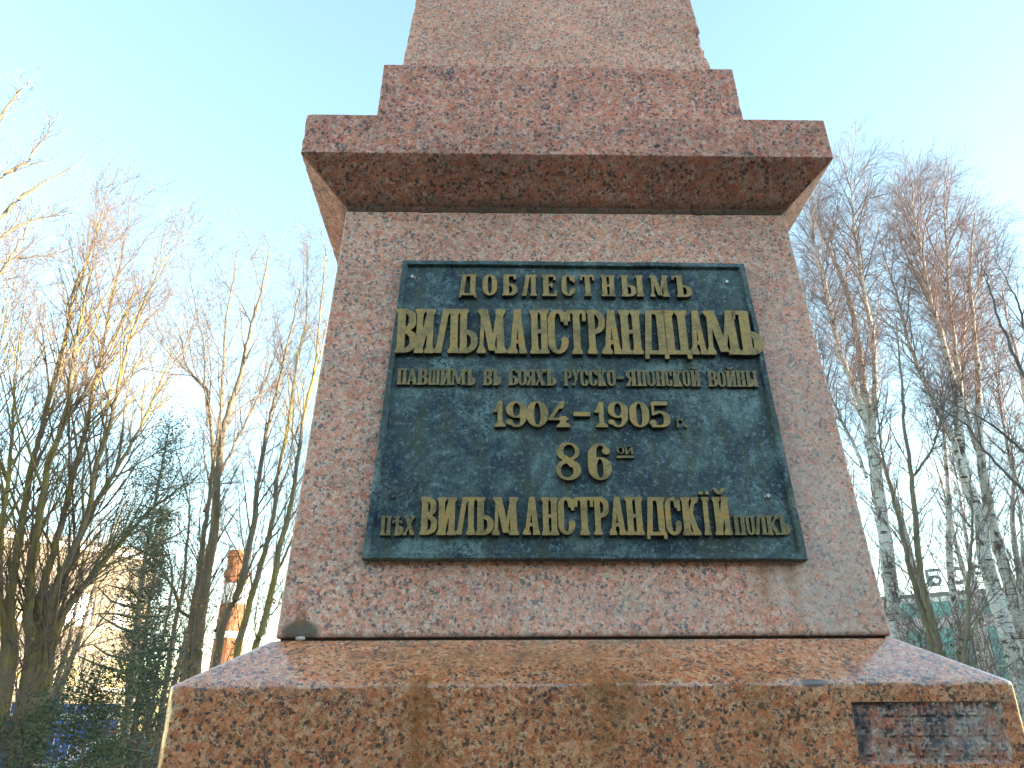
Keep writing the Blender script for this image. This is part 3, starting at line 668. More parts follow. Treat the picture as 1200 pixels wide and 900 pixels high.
slot = bpy.data.meshes.new('screw_slot'); slot.from_pydata(slv, [], slf); slot.materials.append(MORTAR)
for (x, y, mm) in ((-0.465,1.022,SM), (0.461,1.012,SM), (0.4895,0.3535,SM), (-0.4845,0.352,SM2)):
    reuse('screw', mm, plq, (x, y, 0.021))
# ---------------------------------------------------------------- ground
def ground_mat():
    m, nt, bs = new_mat('winter grass'); k = N(nt); co = k.coord()
    a = k.noise(co, 0.35, 6, 0.7); b = k.noise(co, 7, 6, 0.75)
    c = k.ramp(b, [(0.3, (0.025,0.03,0.014)), (0.55, (0.05,0.056,0.025)), (0.75, (0.10,0.085,0.05))])
    c = k.mix(k.ramp(a, [(0.5, 0.0), (0.62, 0.7)]), c, (0.13,0.10,0.07)); k.l(c, bs.inputs['Base Color']); bs.inputs['Roughness'].default_value = 0.95
    k.bump(b, 0.8, 0.05, bs); return m
gv, gf = [], []
G = 48; ext = 1200
def gx(i): t = (i/G-0.5)*2; return math.copysign(abs(t)**2.6, t)*ext
for j in range(G+1):
    for i in range(G+1): gv.append((gx(i), gx(j), 0.0))
for j in range(G):
    for i in range(G): a = j*(G+1)+i; gf.append((a, a+1, a+G+2, a+G+1))
g = mesh_obj('ground', gv, gf, ground_mat()); g['kind'] = 'structure'
PAVE = simple('grey paving', (0.055,0.052,0.047), 0.85, 0.25, 3, 0.4, 0.01)
pv_, pf_ = box_vf(-3.2, -6.5, -0.05, 3.2, 2.6, 0.004); p = mesh_obj('paving', pv_, pf_, PAVE); p['kind'] = 'structure'

# ---------------------------------------------------------------- sunlit building on the left, its panes throw the sun back
CREAM = simple('cream painted render', (0.29,0.235,0.165), 0.85, 0.08, 1.5, 0.1)
WHITE = simple('white painted trim', (0.80,0.78,0.72), 0.6, 0.08, 3, 0.05)
ROOF = simple('grey sheet roof', (0.22,0.20,0.19), 0.6, 0.2, 2, 0.1)
def glass(name, col, rough=0.035):
    m, nt, bs = new_mat(name); bs.inputs['Base Color'].default_value = (*col, 1); bs.inputs['Roughness'].default_value = rough
    bs.inputs['Specular IOR Level'].default_value = 1.0; bs.inputs['Coat Weight'].default_value = 0.6; bs.inputs['Coat Roughness'].default_value = 0.02; return m
GLASS = glass('window glass', (0.03,0.035,0.04))
naz = (rad(154.82)+SUN_AZ)/2                             # the wall's outward normal
nrmw = Vector((math.sin(naz), math.cos(naz), 0)); tw_ = Vector((math.sin(naz-math.pi/2), math.cos(naz-math.pi/2), 0))   # along the wall, away from us
Bc = at(184, 653, 50.0); BH = Bc.z                   # far top corner
class WallFrame:                                     # local x runs along the wall, y goes into the house, z up
    def __init__(s, origin, t, n): s.m = Matrix((t, -n, Vector((0, 0, 1)))).transposed().to_4x4(); s.m.translation = origin
def facade_house(name, label, origin, t, n, length, depth, height, wallm, windows, winsize, cat='building', band=None, corn=0.25, door=None, glassm=None, framem=None, pier=None):
    root = bpy.data.objects.new(name, None); link(root); tag(root, label, cat)
    root.matrix_world = WallFrame(origin, t, n).m
    if root.matrix_world.determinant() < 0: raise RuntimeError('mirrored frame')
    ww, wh = winsize; V, F = [], []; rv = 0.14
    xs = sorted({0.0, length} | {round(a, 3) for x, zc in windows for a in (x-ww/2, x+ww/2)}); zs = sorted({0.0, height} | {round(a, 3) for x, zc in windows for a in (zc-wh/2, zc+wh/2)})
    hole = {(round(x-ww/2, 3), round(zc-wh/2, 3)) for x, zc in windows}
    def quad(a, b, c, d): V.extend((a, b, c, d)); F.append(tuple(range(len(V)-4, len(V))))
    for a, b in zip(xs[:-1], xs[1:]):
        for c, d in zip(zs[:-1], zs[1:]):
            if (a, c) in hole:
                quad((a,0,c),(a,0,d),(a,rv,d),(a,rv,c)); quad((b,0,c),(b,rv,c),(b,rv,d),(b,0,d)); quad((a,0,c),(a,rv,c),(b,rv,c),(b,0,c)); quad((a,0,d),(b,0,d),(b,rv,d),(a,rv,d))
            else: quad((a,0,c),(b,0,c),(b,0,d),(a,0,d))
    quad((0,depth,0),(0,depth,height),(length,depth,height),(length,depth,0)); quad((0,0,0),(0,0,height),(0,depth,height),(0,depth,0)); quad((length,0,0),(length,depth,0),(length,depth,height),(length,0,height))
    mesh_obj('wall', V, F, wallm, root)
    boxes('roof', [(-corn,-corn,height+0.002,length+corn,depth+corn,height+0.22)], ROOF if corn < 0.5 else WHITE, root)
    boxes('cornice', [(-corn*0.6,-corn*0.6,height-0.30,length+corn*0.6,-0.003,height-0.002)], WHITE, root)
    if band: boxes('band', [(0.0,-0.06,band[0],length,-0.003,band[1])], band[2], root)
    fm = bpy.data.meshes.new('window'); bv, bf = [], []
    for q in ((-ww/2,0,-wh/2,-ww/2+0.07,0.05,wh/2),(ww/2-0.07,0,-wh/2,ww/2,0.05,wh/2),(-ww/2+0.07,0,-wh/2,ww/2-0.07,0.05,-wh/2+0.07),(-ww/2+0.07,0,wh/2-0.07,ww/2-0.07,0.05,wh/2),(-0.035,0,-wh/2+0.07,0.035,0.05,wh/2-0.07)):
        v, f = box_vf(*q, base=len(bv)); bv += v; bf += f
    fm.from_pydata(bv, [], bf); fm.materials.append(framem or WHITE)
    gm = bpy.data.meshes.new('pane'); gm.from_pydata([(-ww/2+.05,0.03,-wh/2+.05),(ww/2-.05,0.03,-wh/2+.05),(ww/2-.05,0.03,wh/2-.05),(-ww/2+.05,0.03,wh/2-.05)], [], [(0,1,2,3)]); gm.materials.append(glassm or GLASS)
    sv, sf = box_vf(-ww/2-0.08,-0.24,-wh/2-0.09,ww/2+0.08,-0.006-0.1,-wh/2-0.03); sm = bpy.data.meshes.new('sill'); sm.from_pydata(sv, [], sf); sm.materials.append(WHITE)
    for x, zc in windows:
        wdw = reuse('window', fm, root, (x, 0.09, zc)); reuse('pane', gm, wdw)
        reuse('sill', sm, wdw)
    return root
org = Vector((Bc.x, Bc.y, 0))-tw_*34.0
# find where the glint ray meets the wall, and hang a window there
d = ray(103, 714); tt = (org-CAM).dot(nrmw)/d.dot(nrmw); G0 = CAM+d*tt; gxl = (G0-org).dot(tw_); gz = G0.z
wins = []
for fl in (-1, 0, 1):
    zc = gz+fl*3.0
    if zc > BH-1.2 or zc < 1: continue
    kx = gxl-0.35-2.5*12
    while kx < 33.3:
        if kx > 0.8: wins.append((round(kx, 3), round(zc, 3)))
        kx += 2.5
facade_house('apartment_building', 'pale three storey building glowing in low sun behind the left trees, one window flashing', org, tw_, nrmw, 34.0, 12.0, BH, CREAM, wins, (1.35, 1.6))

# ---------------------------------------------------------------- turquoise building with roof letters on the right
TURQ = simple('turquoise painted wall', (0.22,0.46,0.42), 0.8, 0.12, 1.2, 0.1)
PINKW = simple('pale pink band', (0.62,0.50,0.47), 0.8, 0.1, 1.5, 0.1)
BROWNF = simple('brown window frame', (0.10,0.07,0.05), 0.7)
R0 = at(1030, 704, 56); R1 = at(1240, 689, 56.5); RH = R0.z; r0 = Vector((R0.x, R0.y, 0)); R1 = CAM+ray(1240, 689)*((RH-CAM.z)/ray(1240, 689).z); tr_ = Vector((R1.x-R0.x, R1.y-R0.y, 0)); LEN = tr_.length; tr_.normalize(); nr_ = Vector((tr_.y, -tr_.x, 0))
def bx(px, py):
    d = ray(px, py); t = (r0-CAM).dot(nr_)/d.dot(nr_); q = CAM+d*t; return (q-r0).dot(tr_), q.z
wz = bx(1090, 762)[1]; rw = []
for px in (1052, 1071, 1090, 1109, 1152, 1171, 1190, 1209): rw.append((round(bx(px, 762)[0], 2), round(wz, 2)))
bz = (bx(1100, 737)[1], bx(1100, 723)[1])
rb = facade_house('commercial_building', 'turquoise flat roofed building seen through the birches with letters on its roof', r0-tr_*6, tr_, nr_, LEN+8, 14, RH, TURQ, [(x+6, z_) for x, z_ in rw], (0.98, 1.9), band=(bz[0], bz[1], PINKW), corn=0.12, framem=BROWNF, glassm=glass('dark shop glass', (0.05,0.04,0.035), 0.2))
SIGN = simple('weathered grey sign metal', (0.22,0.24,0.26), 0.5, 0.15, 5, 0.1, 0.01, 0.3)
sg = thing('roof_sign', 'row of grey metal letters on rails standing on the turquoise building roof', 'sign', (0, 0, 0)); sg.matrix_world = WallFrame(r0+Vector((0, 0, RH+0.22))+nr_*0.02, tr_, nr_).m
for q in (0.12, 0.62): pass
x_a, x_b = bx(1066, 690)[0], bx(1166, 680)[0]
boxes('rail', [(x_a,0.30,0.42,x_b,0.34,0.47)], SIGN, sg); boxes('rail', [(x_a,0.30,0.02,x_b,0.34,0.07)], SIGN, sg)
nps = 7
for i in range(nps):
    xx = x_a+(x_b-x_a)*(i+0.5)/nps; boxes('post', [(xx,0.345,0.0,xx+0.05,0.39,1.4)], SIGN, sg)
def sans(g):
    n = 26; V, F = [], []
    def ringpts(rx, ry, cx=0.5, cz=0.5): return [(cx+rx*math.cos(2*math.pi*i/n), cz+ry*math.sin(2*math.pi*i/n)) for i in range(n)]
    def add_ring(ro, ri, a0=0, a1=n):
        for i in range(a0, a1):
            j = (i+1) % n; b = len(V)
            for (x, z_) in (ro[i], ro[j], ri[j], ri[i]): V.append((x, 0, z_)); V.append((x, 0.12, z_))
            F.extend([(b,b+2,b+4,b+6),(b+7,b+5,b+3,b+1),(b,b+1,b+3,b+2),(b+4,b+5,b+7,b+6)])
    def bar(x0, z0, x1, z1):
        v, f = box_vf(x0, 0, z0, x1, 0.12, z1, base=len(V)); V.extend(v); F.extend(f)
    if g == 'О': add_ring(ringpts(0.52, 0.5), ringpts(0.33, 0.32))
    if g == 'Б': bar(0.05,0,0.24,1); bar(0.24,0.84,0.85,1); add_ring(ringpts(0.34,0.31,0.55,0.31), ringpts(0.16,0.15,0.55,0.31)); bar(0.24,0.0,0.50,0.155); bar(0.24,0.465,0.50,0.615)
    if g == 'Р': bar(0.05,0,0.24,1); add_ring(ringpts(0.34,0.28,0.55,0.72), ringpts(0.16,0.13,0.55,0.72)); bar(0.24,0.85,0.5,0.998); bar(0.24,0.44,0.5,0.585)
    return V, F
for gch, px, py in (('Б', 1086, 687), ('О', 1113, 683), ('Р', 1137, 680)):
    x, zz = bx(px, py); V, F = sans(gch); sc_ = 0.98
    o = mesh_obj('sign_letter', [(v[0]*sc_, v[1]+0.16, v[2]*sc_+0.44) for v in V], F, SIGN, sg); o.location = (x, 0, 0)

# ---------------------------------------------------------------- brick chimney
BRICK = simple('orange red brickwork', (0.42,0.165,0.075), 0.85, 0.22, 12, 0.5, 0.02)
CH = thing('brick_chimney', 'tall tapering orange brick chimney with pale bands seen between the left trees', 'chimney', tuple(at(262, 800, 58).xy)+(0,))
ctop = at(274, 646, 58).z
def octo(name, lv, mat, parent):
    n = 16; V, F = [], []
    for r, zz in lv: V += [(r*math.cos(2*math.pi*i/n+0.2), r*math.sin(2*math.pi*i/n+0.2), zz) for i in range(n)]
    for a in range(len(lv)-1):
        for i in range(n): F.append((a*n+i, a*n+(i+1) % n, (a+1)*n+(i+1) % n, (a+1)*n+i))
    F.append(tuple(range(len(V)-n, len(V)))); return mesh_obj(name, V, F, mat, parent)
zz = 0.0; courses = int(ctop/0.42)
for i in range(courses):
    a, b = ctop*i/courses, ctop*(i+1)/courses; ra, rb_ = 1.25-0.62*a/ctop, 1.25-0.62*b/ctop
    t_ = i/courses
    pale = 0.52 < t_ < 0.58 or 0.72 < t_ < 0.80
    ex = 0.10 if i in (courses-1, courses-4) else 0
    octo('course', [(ra+ex, a), (ra+ex, a+0.37), (ra+ex-0.03, a+0.385), (ra+ex-0.03, b-0.002)], WHITE if pale else BRICK, CH)

# ---------------------------------------------------------------- things glimpsed at the bottom left
GREENW = simple('green coated wire', (0.05,0.16,0.09), 0.5, 0.1)
BLUEP = simple('bright blue painted sheet', (0.02,0.12,0.50), 0.5, 0.1, 3, 0.1)
fa, fb = at(20, 840, 20), at(235, 840, 18.5); fa.z = fb.z = 0
fence = thing('mesh_fence', 'green welded wire fence low behind the junipers at left', 'fence', fa); dv = fb-fa; fl = dv.length; fence.rotation_euler = (0, 0, math.atan2(dv.y, dv.x))
npn = max(1, int(fl/2.5)); pw = fl/npn
wv, wf = [], []
for i in range(int(pw/0.1)): v, f = box_vf(0.06+i*0.1, -0.003, 0.08, 0.066+i*0.1, 0.003, 1.25, base=len(wv)); wv += v; wf += f
for i in range(7): v, f = box_vf(0.04, 0.004, 0.1+i*0.18, pw-0.04, 0.010, 0.107+i*0.18, base=len(wv)); wv += v; wf += f
wm = bpy.data.meshes.new('wire_panel'); wm.from_pydata(wv, [], wf); wm.materials.append(GREENW)
pm = bpy.data.meshes.new('post'); v, f = box_vf(-0.03, -0.03, 0, 0.03, 0.03, 1.35); pm.from_pydata(v, [], f); pm.materials.append(GREENW)
for i in range(npn): reuse('wire_panel', wm, fence, (i*pw, 0, 0)); reuse('post', pm, fence, (i*pw, 0, 0))
ka, kb = at(-10, 842, 30), at(140, 842, 31); ka.z = kb.z = 0; dv = kb-ka
kiosk = thing('blue_fence', 'bright blue board fence with a white stripe glimpsed through the junipers', 'fence', ka); kiosk.rotation_euler = (0, 0, math.atan2(dv.y, dv.x))
nb_ = 16; bw = dv.length/nb_
bm1 = bpy.data.meshes.new('board'); v, f = box_vf(0.01, 0, 0.1, bw-0.01, 0.04, 2.35); bm1.from_pydata(v, [], f); bm1.materials.append(BLUEP)
for i in range(nb_): reuse('board', bm1, kiosk, (i*bw, 0, 0))
boxes('stripe', [(0,-0.03,1.9,dv.length,-0.003,2.06)], WHITE, kiosk)
# silver car, mostly hidden
def car(label, loc, rz, paint):
    t = thing('parked_car', label, 'car', loc, rz)
    prof = [(-2.1,0.35),(-2.12,0.75),(-1.95,0.92),(-1.45,0.98),(-0.85,1.42),(0.65,1.45),(1.25,1.02),(2.0,0.86),(2.12,0.6),(2.1,0.35)]
    V, F = [], []; n = len(prof)
    for (yy, tk) in ((-0.82, 0), (-0.78, 1), (0.78, 1), (0.82, 0)):
        for (x, z_) in prof: V.append((x*(1 if tk else 0.985), yy*(0.84 if z_ > 1.2 else 1), z_-(0.0 if tk else 0.03)))
    for a in range(3):
        for i in range(n): F.append((a*n+i, a*n+(i+1) % n, (a+1)*n+(i+1) % n, (a+1)*n+i))
    F.append(tuple(range(n))[::-1]); F.append(tuple(3*n+i for i in range(n))); b = mesh_obj('body', V, F, paint, t)
    m_ = b.modifiers.new('bevel', 'BEVEL'); m_.width = 0.05; m_.segments = 2
    for s in (-1, 1):
        o = mesh_obj('side_window', [(-1.2,s*0.815,1.0),(-0.8,s*0.735,1.36),(0.6,s*0.735,1.38),(1.05,s*0.815,1.02)], [(0,1,2,3)], GLASS, t)
    mesh_obj('windscreen', [(1.22,-0.70,1.06),(1.22,0.70,1.06),(0.70,0.60,1.43),(0.70,-0.60,1.43)], [(0,1,2,3)], GLASS, t)
    tyre = simple('tyre rubber', (0.02,0.02,0.02), 0.9)
    bmw = bmesh.new(); bmesh.ops.create_cone(bmw, cap_ends=True, segments=24, radius1=0.32, radius2=0.32, depth=0.2, matrix=Matrix.Rotation(math.pi/2, 4, 'X')); me = bpy.data.meshes.new('wheel'); bmw.to_mesh(me); bmw.free(); me.materials.append(tyre)
    bmr = bmesh.new(); bmesh.ops.create_cone(bmr, cap_ends=True, segments=20, radius1=0.2, radius2=0.18, depth=0.22, matrix=Matrix.Rotation(math.pi/2, 4, 'X')); mr = bpy.data.meshes.new('rim'); bmr.to_mesh(mr); bmr.free(); mr.materials.append(STEEL)
    for x in (-1.35, 1.35):
        for s in (-1, 1): wl = reuse('wheel', me, t, (x, s*0.76, 0.32)); reuse('rim', mr, wl)
cp = at(160, 893, 21.5)
car('silver car parked behind the wire fence at the bottom left', (cp.x, cp.y, 0), 0.5, simple('silver car paint', (0.45,0.48,0.50), 0.3, 0.03, 3, 0, 0, 0.5))

# ---------------------------------------------------------------- unseen block added at right to shade the monument and lower trees
SHADEB = simple('buff brick shade block', (0.36,0.30,0.24), 0.9, 0.15, 2, 0.2)
t2 = Vector((math.cos(SUN_AZ), -math.sin(SUN_AZ), 0)); n2 = -Vector((math.sin(SUN_AZ), math.cos(SUN_AZ), 0))
o2 = -n2*46-t2*30; o2.z = 0
sw = [(2.0+3.0*i, 2.0+3.0*f) for i in range(24) for f in range(4)]
tt2, oo2 = (t2, o2)
if t2.cross(-n2).z < 0: tt2, oo2 = -t2, o2+t2*74
facade_house('apartment_building', 'long buff brick shade block added unseen past the right edge to shade the monument', oo2, tt2, n2, 74, 12, 9.2, SHADEB, sw, (1.4, 1.5))

# ---------------------------------------------------------------- unseen block added behind the camera to close off the low sky
DARKB = simple('dark red brick sky blocker', (0.11,0.075,0.06), 0.9, 0.2, 2, 0.2)
facade_house('apartment_building', 'dark red brick sky blocker added behind the photographer, facing the monument to hide low sky', Vector((38, -24, 0)), Vector((-1, 0, 0)), Vector((0, 1, 0)), 76, 12, 11.5, DARKB,
             [(2.0+3.0*i, 2.0+3.0*f) for i in range(24) for f in range(4)], (1.3, 1.5))
# ---------------------------------------------------------------- bare trees
class Tubes:
    def __init__(s): s.V = []; s.F = []
    def tube(s, pts, rs, k):
        n0 = len(s.V); prev = None
        for i, p in enumerate(pts):
            d = (pts[min(i+1, len(pts)-1)]-pts[max(i-1, 0)])
            if d.length < 1e-9: d = Vector((0, 0, 1))
            d.normalize()
            a = d.cross(Vector((0.31, 0.17, 0.93))) if abs(d.z) < 0.9 else d.cross(Vector((1, 0, 0)))
            a.normalize(); b = d.cross(a); r = rs[i]
            for q in range(k):
                t = 2*math.pi*q/k; s.V.append(p+a*(math.cos(t)*r)+b*(math.sin(t)*r))
        for i in range(len(pts)-1):
            for q in range(k):
                a0 = n0+i*k+q; a1 = n0+i*k+(q+1) % k
                s.F.append((a0, a1, a1+k, a0+k))
    def build(s, name, mat, parent=None): return mesh_obj(name, s.V, s.F, mat, parent, smooth=True)
def smooth_path(P, R, sub=4, jit=0.0, rnd=None):
    out, ro = [], []
    n = len(P)
    for i in range(n-1):
        p0, p1, p2, p3 = P[max(i-1, 0)], P[i], P[i+1], P[min(i+2, n-1)]
        for q in range(sub):
            t = q/sub; t2, t3 = t*t, t*t*t
            v = (p1*2+(p2-p0)*t+(p0*2-p1*5+p2*4-p3)*t2+(p1*3-p0-p2*3+p3)*t3)*0.5
            if jit: v = v+Vector((rnd.uniform(-1, 1), rnd.uniform(-1, 1), 0))*jit
            out.append(v); ro.append(R[i]+(R[i+1]-R[i])*t)
    out.append(P[-1]); ro.append(R[-1]); return out, ro
def wander(p, d, length, r, n, rnd, wig, upk, tip=0.25):
    pts, rs = [p], [r]; d = d.normalized()
    for i in range(n):
        d = (d+Vector((rnd.gauss(0, wig), rnd.gauss(0, wig), rnd.gauss(0, wig)))+Vector((0, 0, upk))).normalized()
        p = p+d*(length/n); pts.append(p); rs.append(r*(1-(1-tip)*(i+1)/n))
    return pts, rs
def side_dir(d, ang, rnd, phi=None):
    a = d.cross(Vector((0, 0, 1)))
    if a.length < 0.15: a = Vector((1, 0, 0))
    a.normalize(); b = d.cross(a).normalized(); phi = rnd.uniform(0, 2*math.pi) if phi is None else phi
    return (d*math.cos(ang)+(a*math.cos(phi)+b*math.sin(phi))*math.sin(ang)).normalized()
def clothe(stem, rad_, tb, tt, rnd, t0=0.25, nb=40, L=1.6, ang=0.65, upk=0.06, sub=6, tw=4, twl=0.35, droop=0.0, rmin=0.0026, side=None):
    """side branches (tb) and twigs (tt) along a stem"""
    lens = [0.0]
    for a, b in zip(stem[:-1], stem[1:]): lens.append(lens[-1]+(b-a).length)
    T = lens[-1]
    for i in range(nb):
        t = t0+(1-t0)*(i+rnd.random())/nb; s = t*T; j = 0
        while j < len(lens)-2 and lens[j+1] < s: j += 1
        f = (s-lens[j])/max(1e-6, lens[j+1]-lens[j]); p = stem[j].lerp(stem[j+1], f); r = rad_[j]+(rad_[j+1]-rad_[j])*f
        d = (stem[j+1]-stem[j]).normalized()
        bl = L*(0.35+0.65*math.sin(math.pi*min(1, (1-t)*0.9+0.12)))*rnd.uniform(0.55, 1.15)
        bd = side_dir(d, ang*rnd.uniform(0.7, 1.25), rnd, (i*2.4+rnd.random()) if side is None else None)
        br = max(rmin*1.3, min(r*0.55, bl*0.0105))
        pts, rs = wander(p, bd, bl, br, 6, rnd, 0.09, upk, 0.3); tb.tube(pts, rs, 4)
        for q in range(sub):
            k = 1+int(rnd.random()*5); dd = (pts[k]-pts[k-1]).normalized()
            sl = bl*rnd.uniform(0.22, 0.5); sp, sr = wander(pts[k], side_dir(dd, rnd.uniform(0.4, 0.9), rnd), sl, max(rmin, rs[k]*0.6), 3, rnd, 0.12, upk-droop, 0.5)
            tt.tube(sp, sr, 3)
            for q2 in range(tw):
                k2 = 1+int(rnd.random()*3) if q2 else 3; d3 = (sp[k2]-sp[k2-1]).normalized()
                tp, tr = wander(sp[k2], side_dir(d3, rnd.uniform(0.3, 0.9), rnd), twl*rnd.uniform(0.4, 1.1), rmin*0.8, 2, rnd, 0.16, upk-droop*1.6, 0.6)
                tt.tube(tp, tr, 3)
def px_tree(name, label, stems, dist, barkm, twigm, seed, group=None, ground=True, depth=0.5, rscale=1.0, cat='tree', **kw):
    """stems = [(list of (x, y, radius in m)), ...] seen from the camera; each stem gets its own depth"""
    rnd = random.Random(seed); base = None
    TR, TB, TT = Tubes(), Tubes(), Tubes()
    first = at(stems[0][0][0], stems[0][0][1], dist); root = Vector((first.x, first.y, 0))
    for si, st in enumerate(stems):
        o = {}
        if isinstance(st[-1], dict): o = st[-1]; st = st[:-1]
        dd = o.get('depth', rnd.uniform(-depth, depth)); n = len(st); P, R = [], []
        for i, (x, y, r) in enumerate(st):
            P.append(at(x, y, dist+dd*(i/max(1, n-1))**0.8)); R.append(r*rscale)
        if ground and not o.get('float'):
            g = Vector((P[0].x*0.7+root.x*0.3, P[0].y*0.7+root.y*0.3, -0.05)); P.insert(0, g); R.insert(0, R[0]*1.25)
        pts, rs = smooth_path(P, R, 5, o.get('jit', 0.012), rnd); TR.tube(pts, rs, 9)
        k = dict(kw); k.update({a: b for a, b in o.items() if a not in ('depth', 'float', 'jit')})
        clothe(pts, rs, TB, TT, rnd, **k)
    t = thing(name, label, cat, root, 0, group)
    for tb_, nm, mt in ((TR, 'trunk', barkm), (TB, 'branches', barkm if barkm is not BIRCH else twigm), (TT, 'twigs', twigm)):
        if tb_.V:
            tb_.V = [v-root for v in tb_.V]; q = tb_.build(nm, mt, t)
            if nm == 'twigs': q['kind'] = 'stuff'
    return t

px_tree('broadleaf_tree', 'large mossy bare tree with many upright stems fanning from one base at left', [
    [(8,800,.12),(12,720,.075),(16,672,.062),(26,613,.055),(36,551,.05),(48,508,.045),(59,462,.04),(77,395,.034),(86,345,.026),(104,300,.016),(122,245,.006)],
    [(34,800,.12),(33,720,.075),(37,672,.066),(42,627,.06),(50,587,.055),(56,550,.05),(69,508,.045),(79,473,.04),(88,410,.03),(102,340,.018),(112,280,.006)],
    [(40,800,.1),(44,720,.07),(53,680,.062),(64,640,.056),(78,590,.052),(87,550,.046),(98,514,.04),(110,453,.035),(118,421,.032),(127,372,.025),(140,315,.014),(152,248,.005)],
    [(48,800,.1),(54,720,.07),(69,680,.062),(88,640,.056),(104,600,.05),(110,554,.042),(124,514,.036),(139,453,.03),(150,407,.026),(165,364,.02),(188,314,.011),(206,282,.005)],
    [(52,810,.1),(60,707,.07),(78,667,.06),(101,613,.05),(126,568,.042),(142,540,.034),(160,510,.026),(180,468,.02),(198,425,.012),(216,380,.005)],
    [(52,790,.08),(74,722,.06),(98,686,.055),(123,656,.05),(149,627,.036),(172,600,.024),(196,582,.014),(225,560,.006)],
    [(4,780,.06),(0,700,.05),(2,620,.04),(12,540,.03),(16,470,.02),(22,400,.012),(30,340,.005)],
    [(-20,780,.06),(-40,690,.05),(-36,560,.04),(-20,480,.028),(-2,410,.016),(12,350,.006)],
    ], 11.5, BARK, TWIG, 11, depth=1.2, nb=42, L=1.6, ang=0.46, upk=0.07, sub=7, tw=5, twl=0.34, rmin=0.0025, rscale=0.74)
px_tree('broadleaf_tree', 'twin trunked grey tree just left of the chimney with mossy bark', [
    [(228,790,.11),(231,760,.105),(238,700,.10),(246,650,.09),(252,612,.08),(255,557,.07),(262,504,.06),(273,467,.05),(284,429,.042),(293,389,.034),(306,342,.022),(317,285,.008)],
    [(217,790,.075),(222,750,.072),(230,696,.06),(237,640,.05),(243,600,.042),(250,540,.035),(259,482,.03),(262,429,.024),(265,373,.018),(278,305,.008)],
    [(252,560,.03),(247,510,.028),(243,460,.026),(232,445,.022),(219,429,.018),(212,395,.012),(206,378,.006),{'float':1,'depth':-.4,'nb':16}],
    [(244,500,.02),(240,455,.017),(238,404,.014),(226,345,.008),(220,300,.004),{'float':1,'depth':.4,'nb':18}],
    [(240,600,.04),(256,560,.03),(276,520,.026),(300,470,.022),(318,430,.016),(330,392,.008),{'float':1,'depth':.5,'nb':18}],
    [(234,730,.03),(212,716,.028),(206,696,.026),(190,668,.022),(176,650,.018),(150,640,.012),(132,652,.006),{'float':1,'depth':-.5,'nb':12,'L':.7}],
    ], 14, BARK2, TWIG, 21, depth=0.8, nb=36, L=1.4, ang=0.5, sub=6, tw=5, twl=0.34, rmin=0.0025, rscale=0.85)
px_tree('broadleaf_tree', 'slim dark tree crossing in front of the lower part of the brick chimney', [
    [(252,790,.07),(262,730,.068),(278,696,.062),(288,660,.056),(298,606,.048),(303,560,.042),(314,500,.034),(324,460,.026),(337,404,.018),(352,335,.007)],
    [(252,740,.03),(270,715,.024),(282,690,.02),(300,650,.016),(330,600,.012),(352,560,.006),{'float':1,'nb':12}],
    ], 13, BARK2, TWIG, 31, nb=36, L=1.25, ang=0.48, sub=6, tw=5, twl=0.32, rmin=0.0025, rscale=0.85)
px_tree('broadleaf_tree', 'middle one of three slanting trees between the chimney and the monument', [
    [(274,790,.07),(288,724,.064),(300,680,.058),(312,640,.052),(320,606,.047),(326,554,.04),(337,498,.032),(349,417,.022),(359,367,.016),(361,285,.006)],
    [(316,620,.026),(326,580,.02),(340,540,.016),(344,480,.012),(340,430,.006),{'float':1,'nb':14}],
    ], 14.5, BARK, TWIG, 41, nb=36, L=1.25, ang=0.48, sub=6, tw=5, twl=0.32, rmin=0.0025, rscale=0.85)
px_tree('broadleaf_tree', 'nearest slanting tree beside the left edge of the granite monument', [
    [(296,780,.06),(306,740,.055),(318,690,.052),(328,640,.048),(338,606,.043),(346,554,.036),(357,482,.028),(368,435,.022),(375,373,.015),(382,285,.006)],
    [(318,690,.03),(330,660,.024),(344,630,.02),(362,590,.016),(380,540,.01),(392,500,.005),{'float':1,'nb':12}],
    ], 12.5, BARK, TWIG, 51, nb=36, L=1.2, ang=0.45, sub=6, tw=5, twl=0.32, rmin=0.0025, rscale=0.85)
px_tree('broadleaf_tree', 'thin dark sapling with a brown trunk left of the twin trunked tree', [
    [(196,790,.045),(200,760,.042),(208,720,.036),(216,680,.03),(219,640,.024),(222,600,.018),(214,560,.012),(205,520,.006)],
    [(184,790,.03),(190,750,.026),(198,712,.022),(202,672,.016),(196,640,.008)]
    ], 16, BARK2, TWIG, 61, nb=28, L=1.1, sub=5, tw=4, t0=0.2)
px_tree('broadleaf_tree', 'overhanging pale branches of a tree standing beyond the left edge of the picture', [
    [(-170,520,.10),(-160,420,.09),(-110,330,.06),(-40,282,.04),(0,254,.027),(28,229,.02),(62,208,.013),(92,193,.005)],
    [(-60,290,.03),(0,211,.02),(31,190,.016),(47,167,.011),(62,152,.005),{'float':1}],
    [(-110,330,.04),(-60,220,.03),(-10,150,.02),(10,122,.014),(24,106,.009),(38,94,.004),{'float':1}],
    [(-110,370,.04),(-50,310,.03),(0,279,.02),(28,262,.014),(55,254,.008),(82,243,.004),{'float':1}],
    [(-120,420,.04),(-50,360,.03),(0,319,.02),(20,290,.014),(32,262,.008),(36,240,.004),{'float':1}],
    [(-120,400,.03),(-50,330,.02),(0,307,.014),(34,302,.008),(66,298,.004),{'float':1}],
    ], 9, BARK2, TWIG, 71, depth=0.4, nb=13, L=0.55, ang=0.45, sub=4, tw=2, twl=0.18, t0=0.4, rscale=0.85)

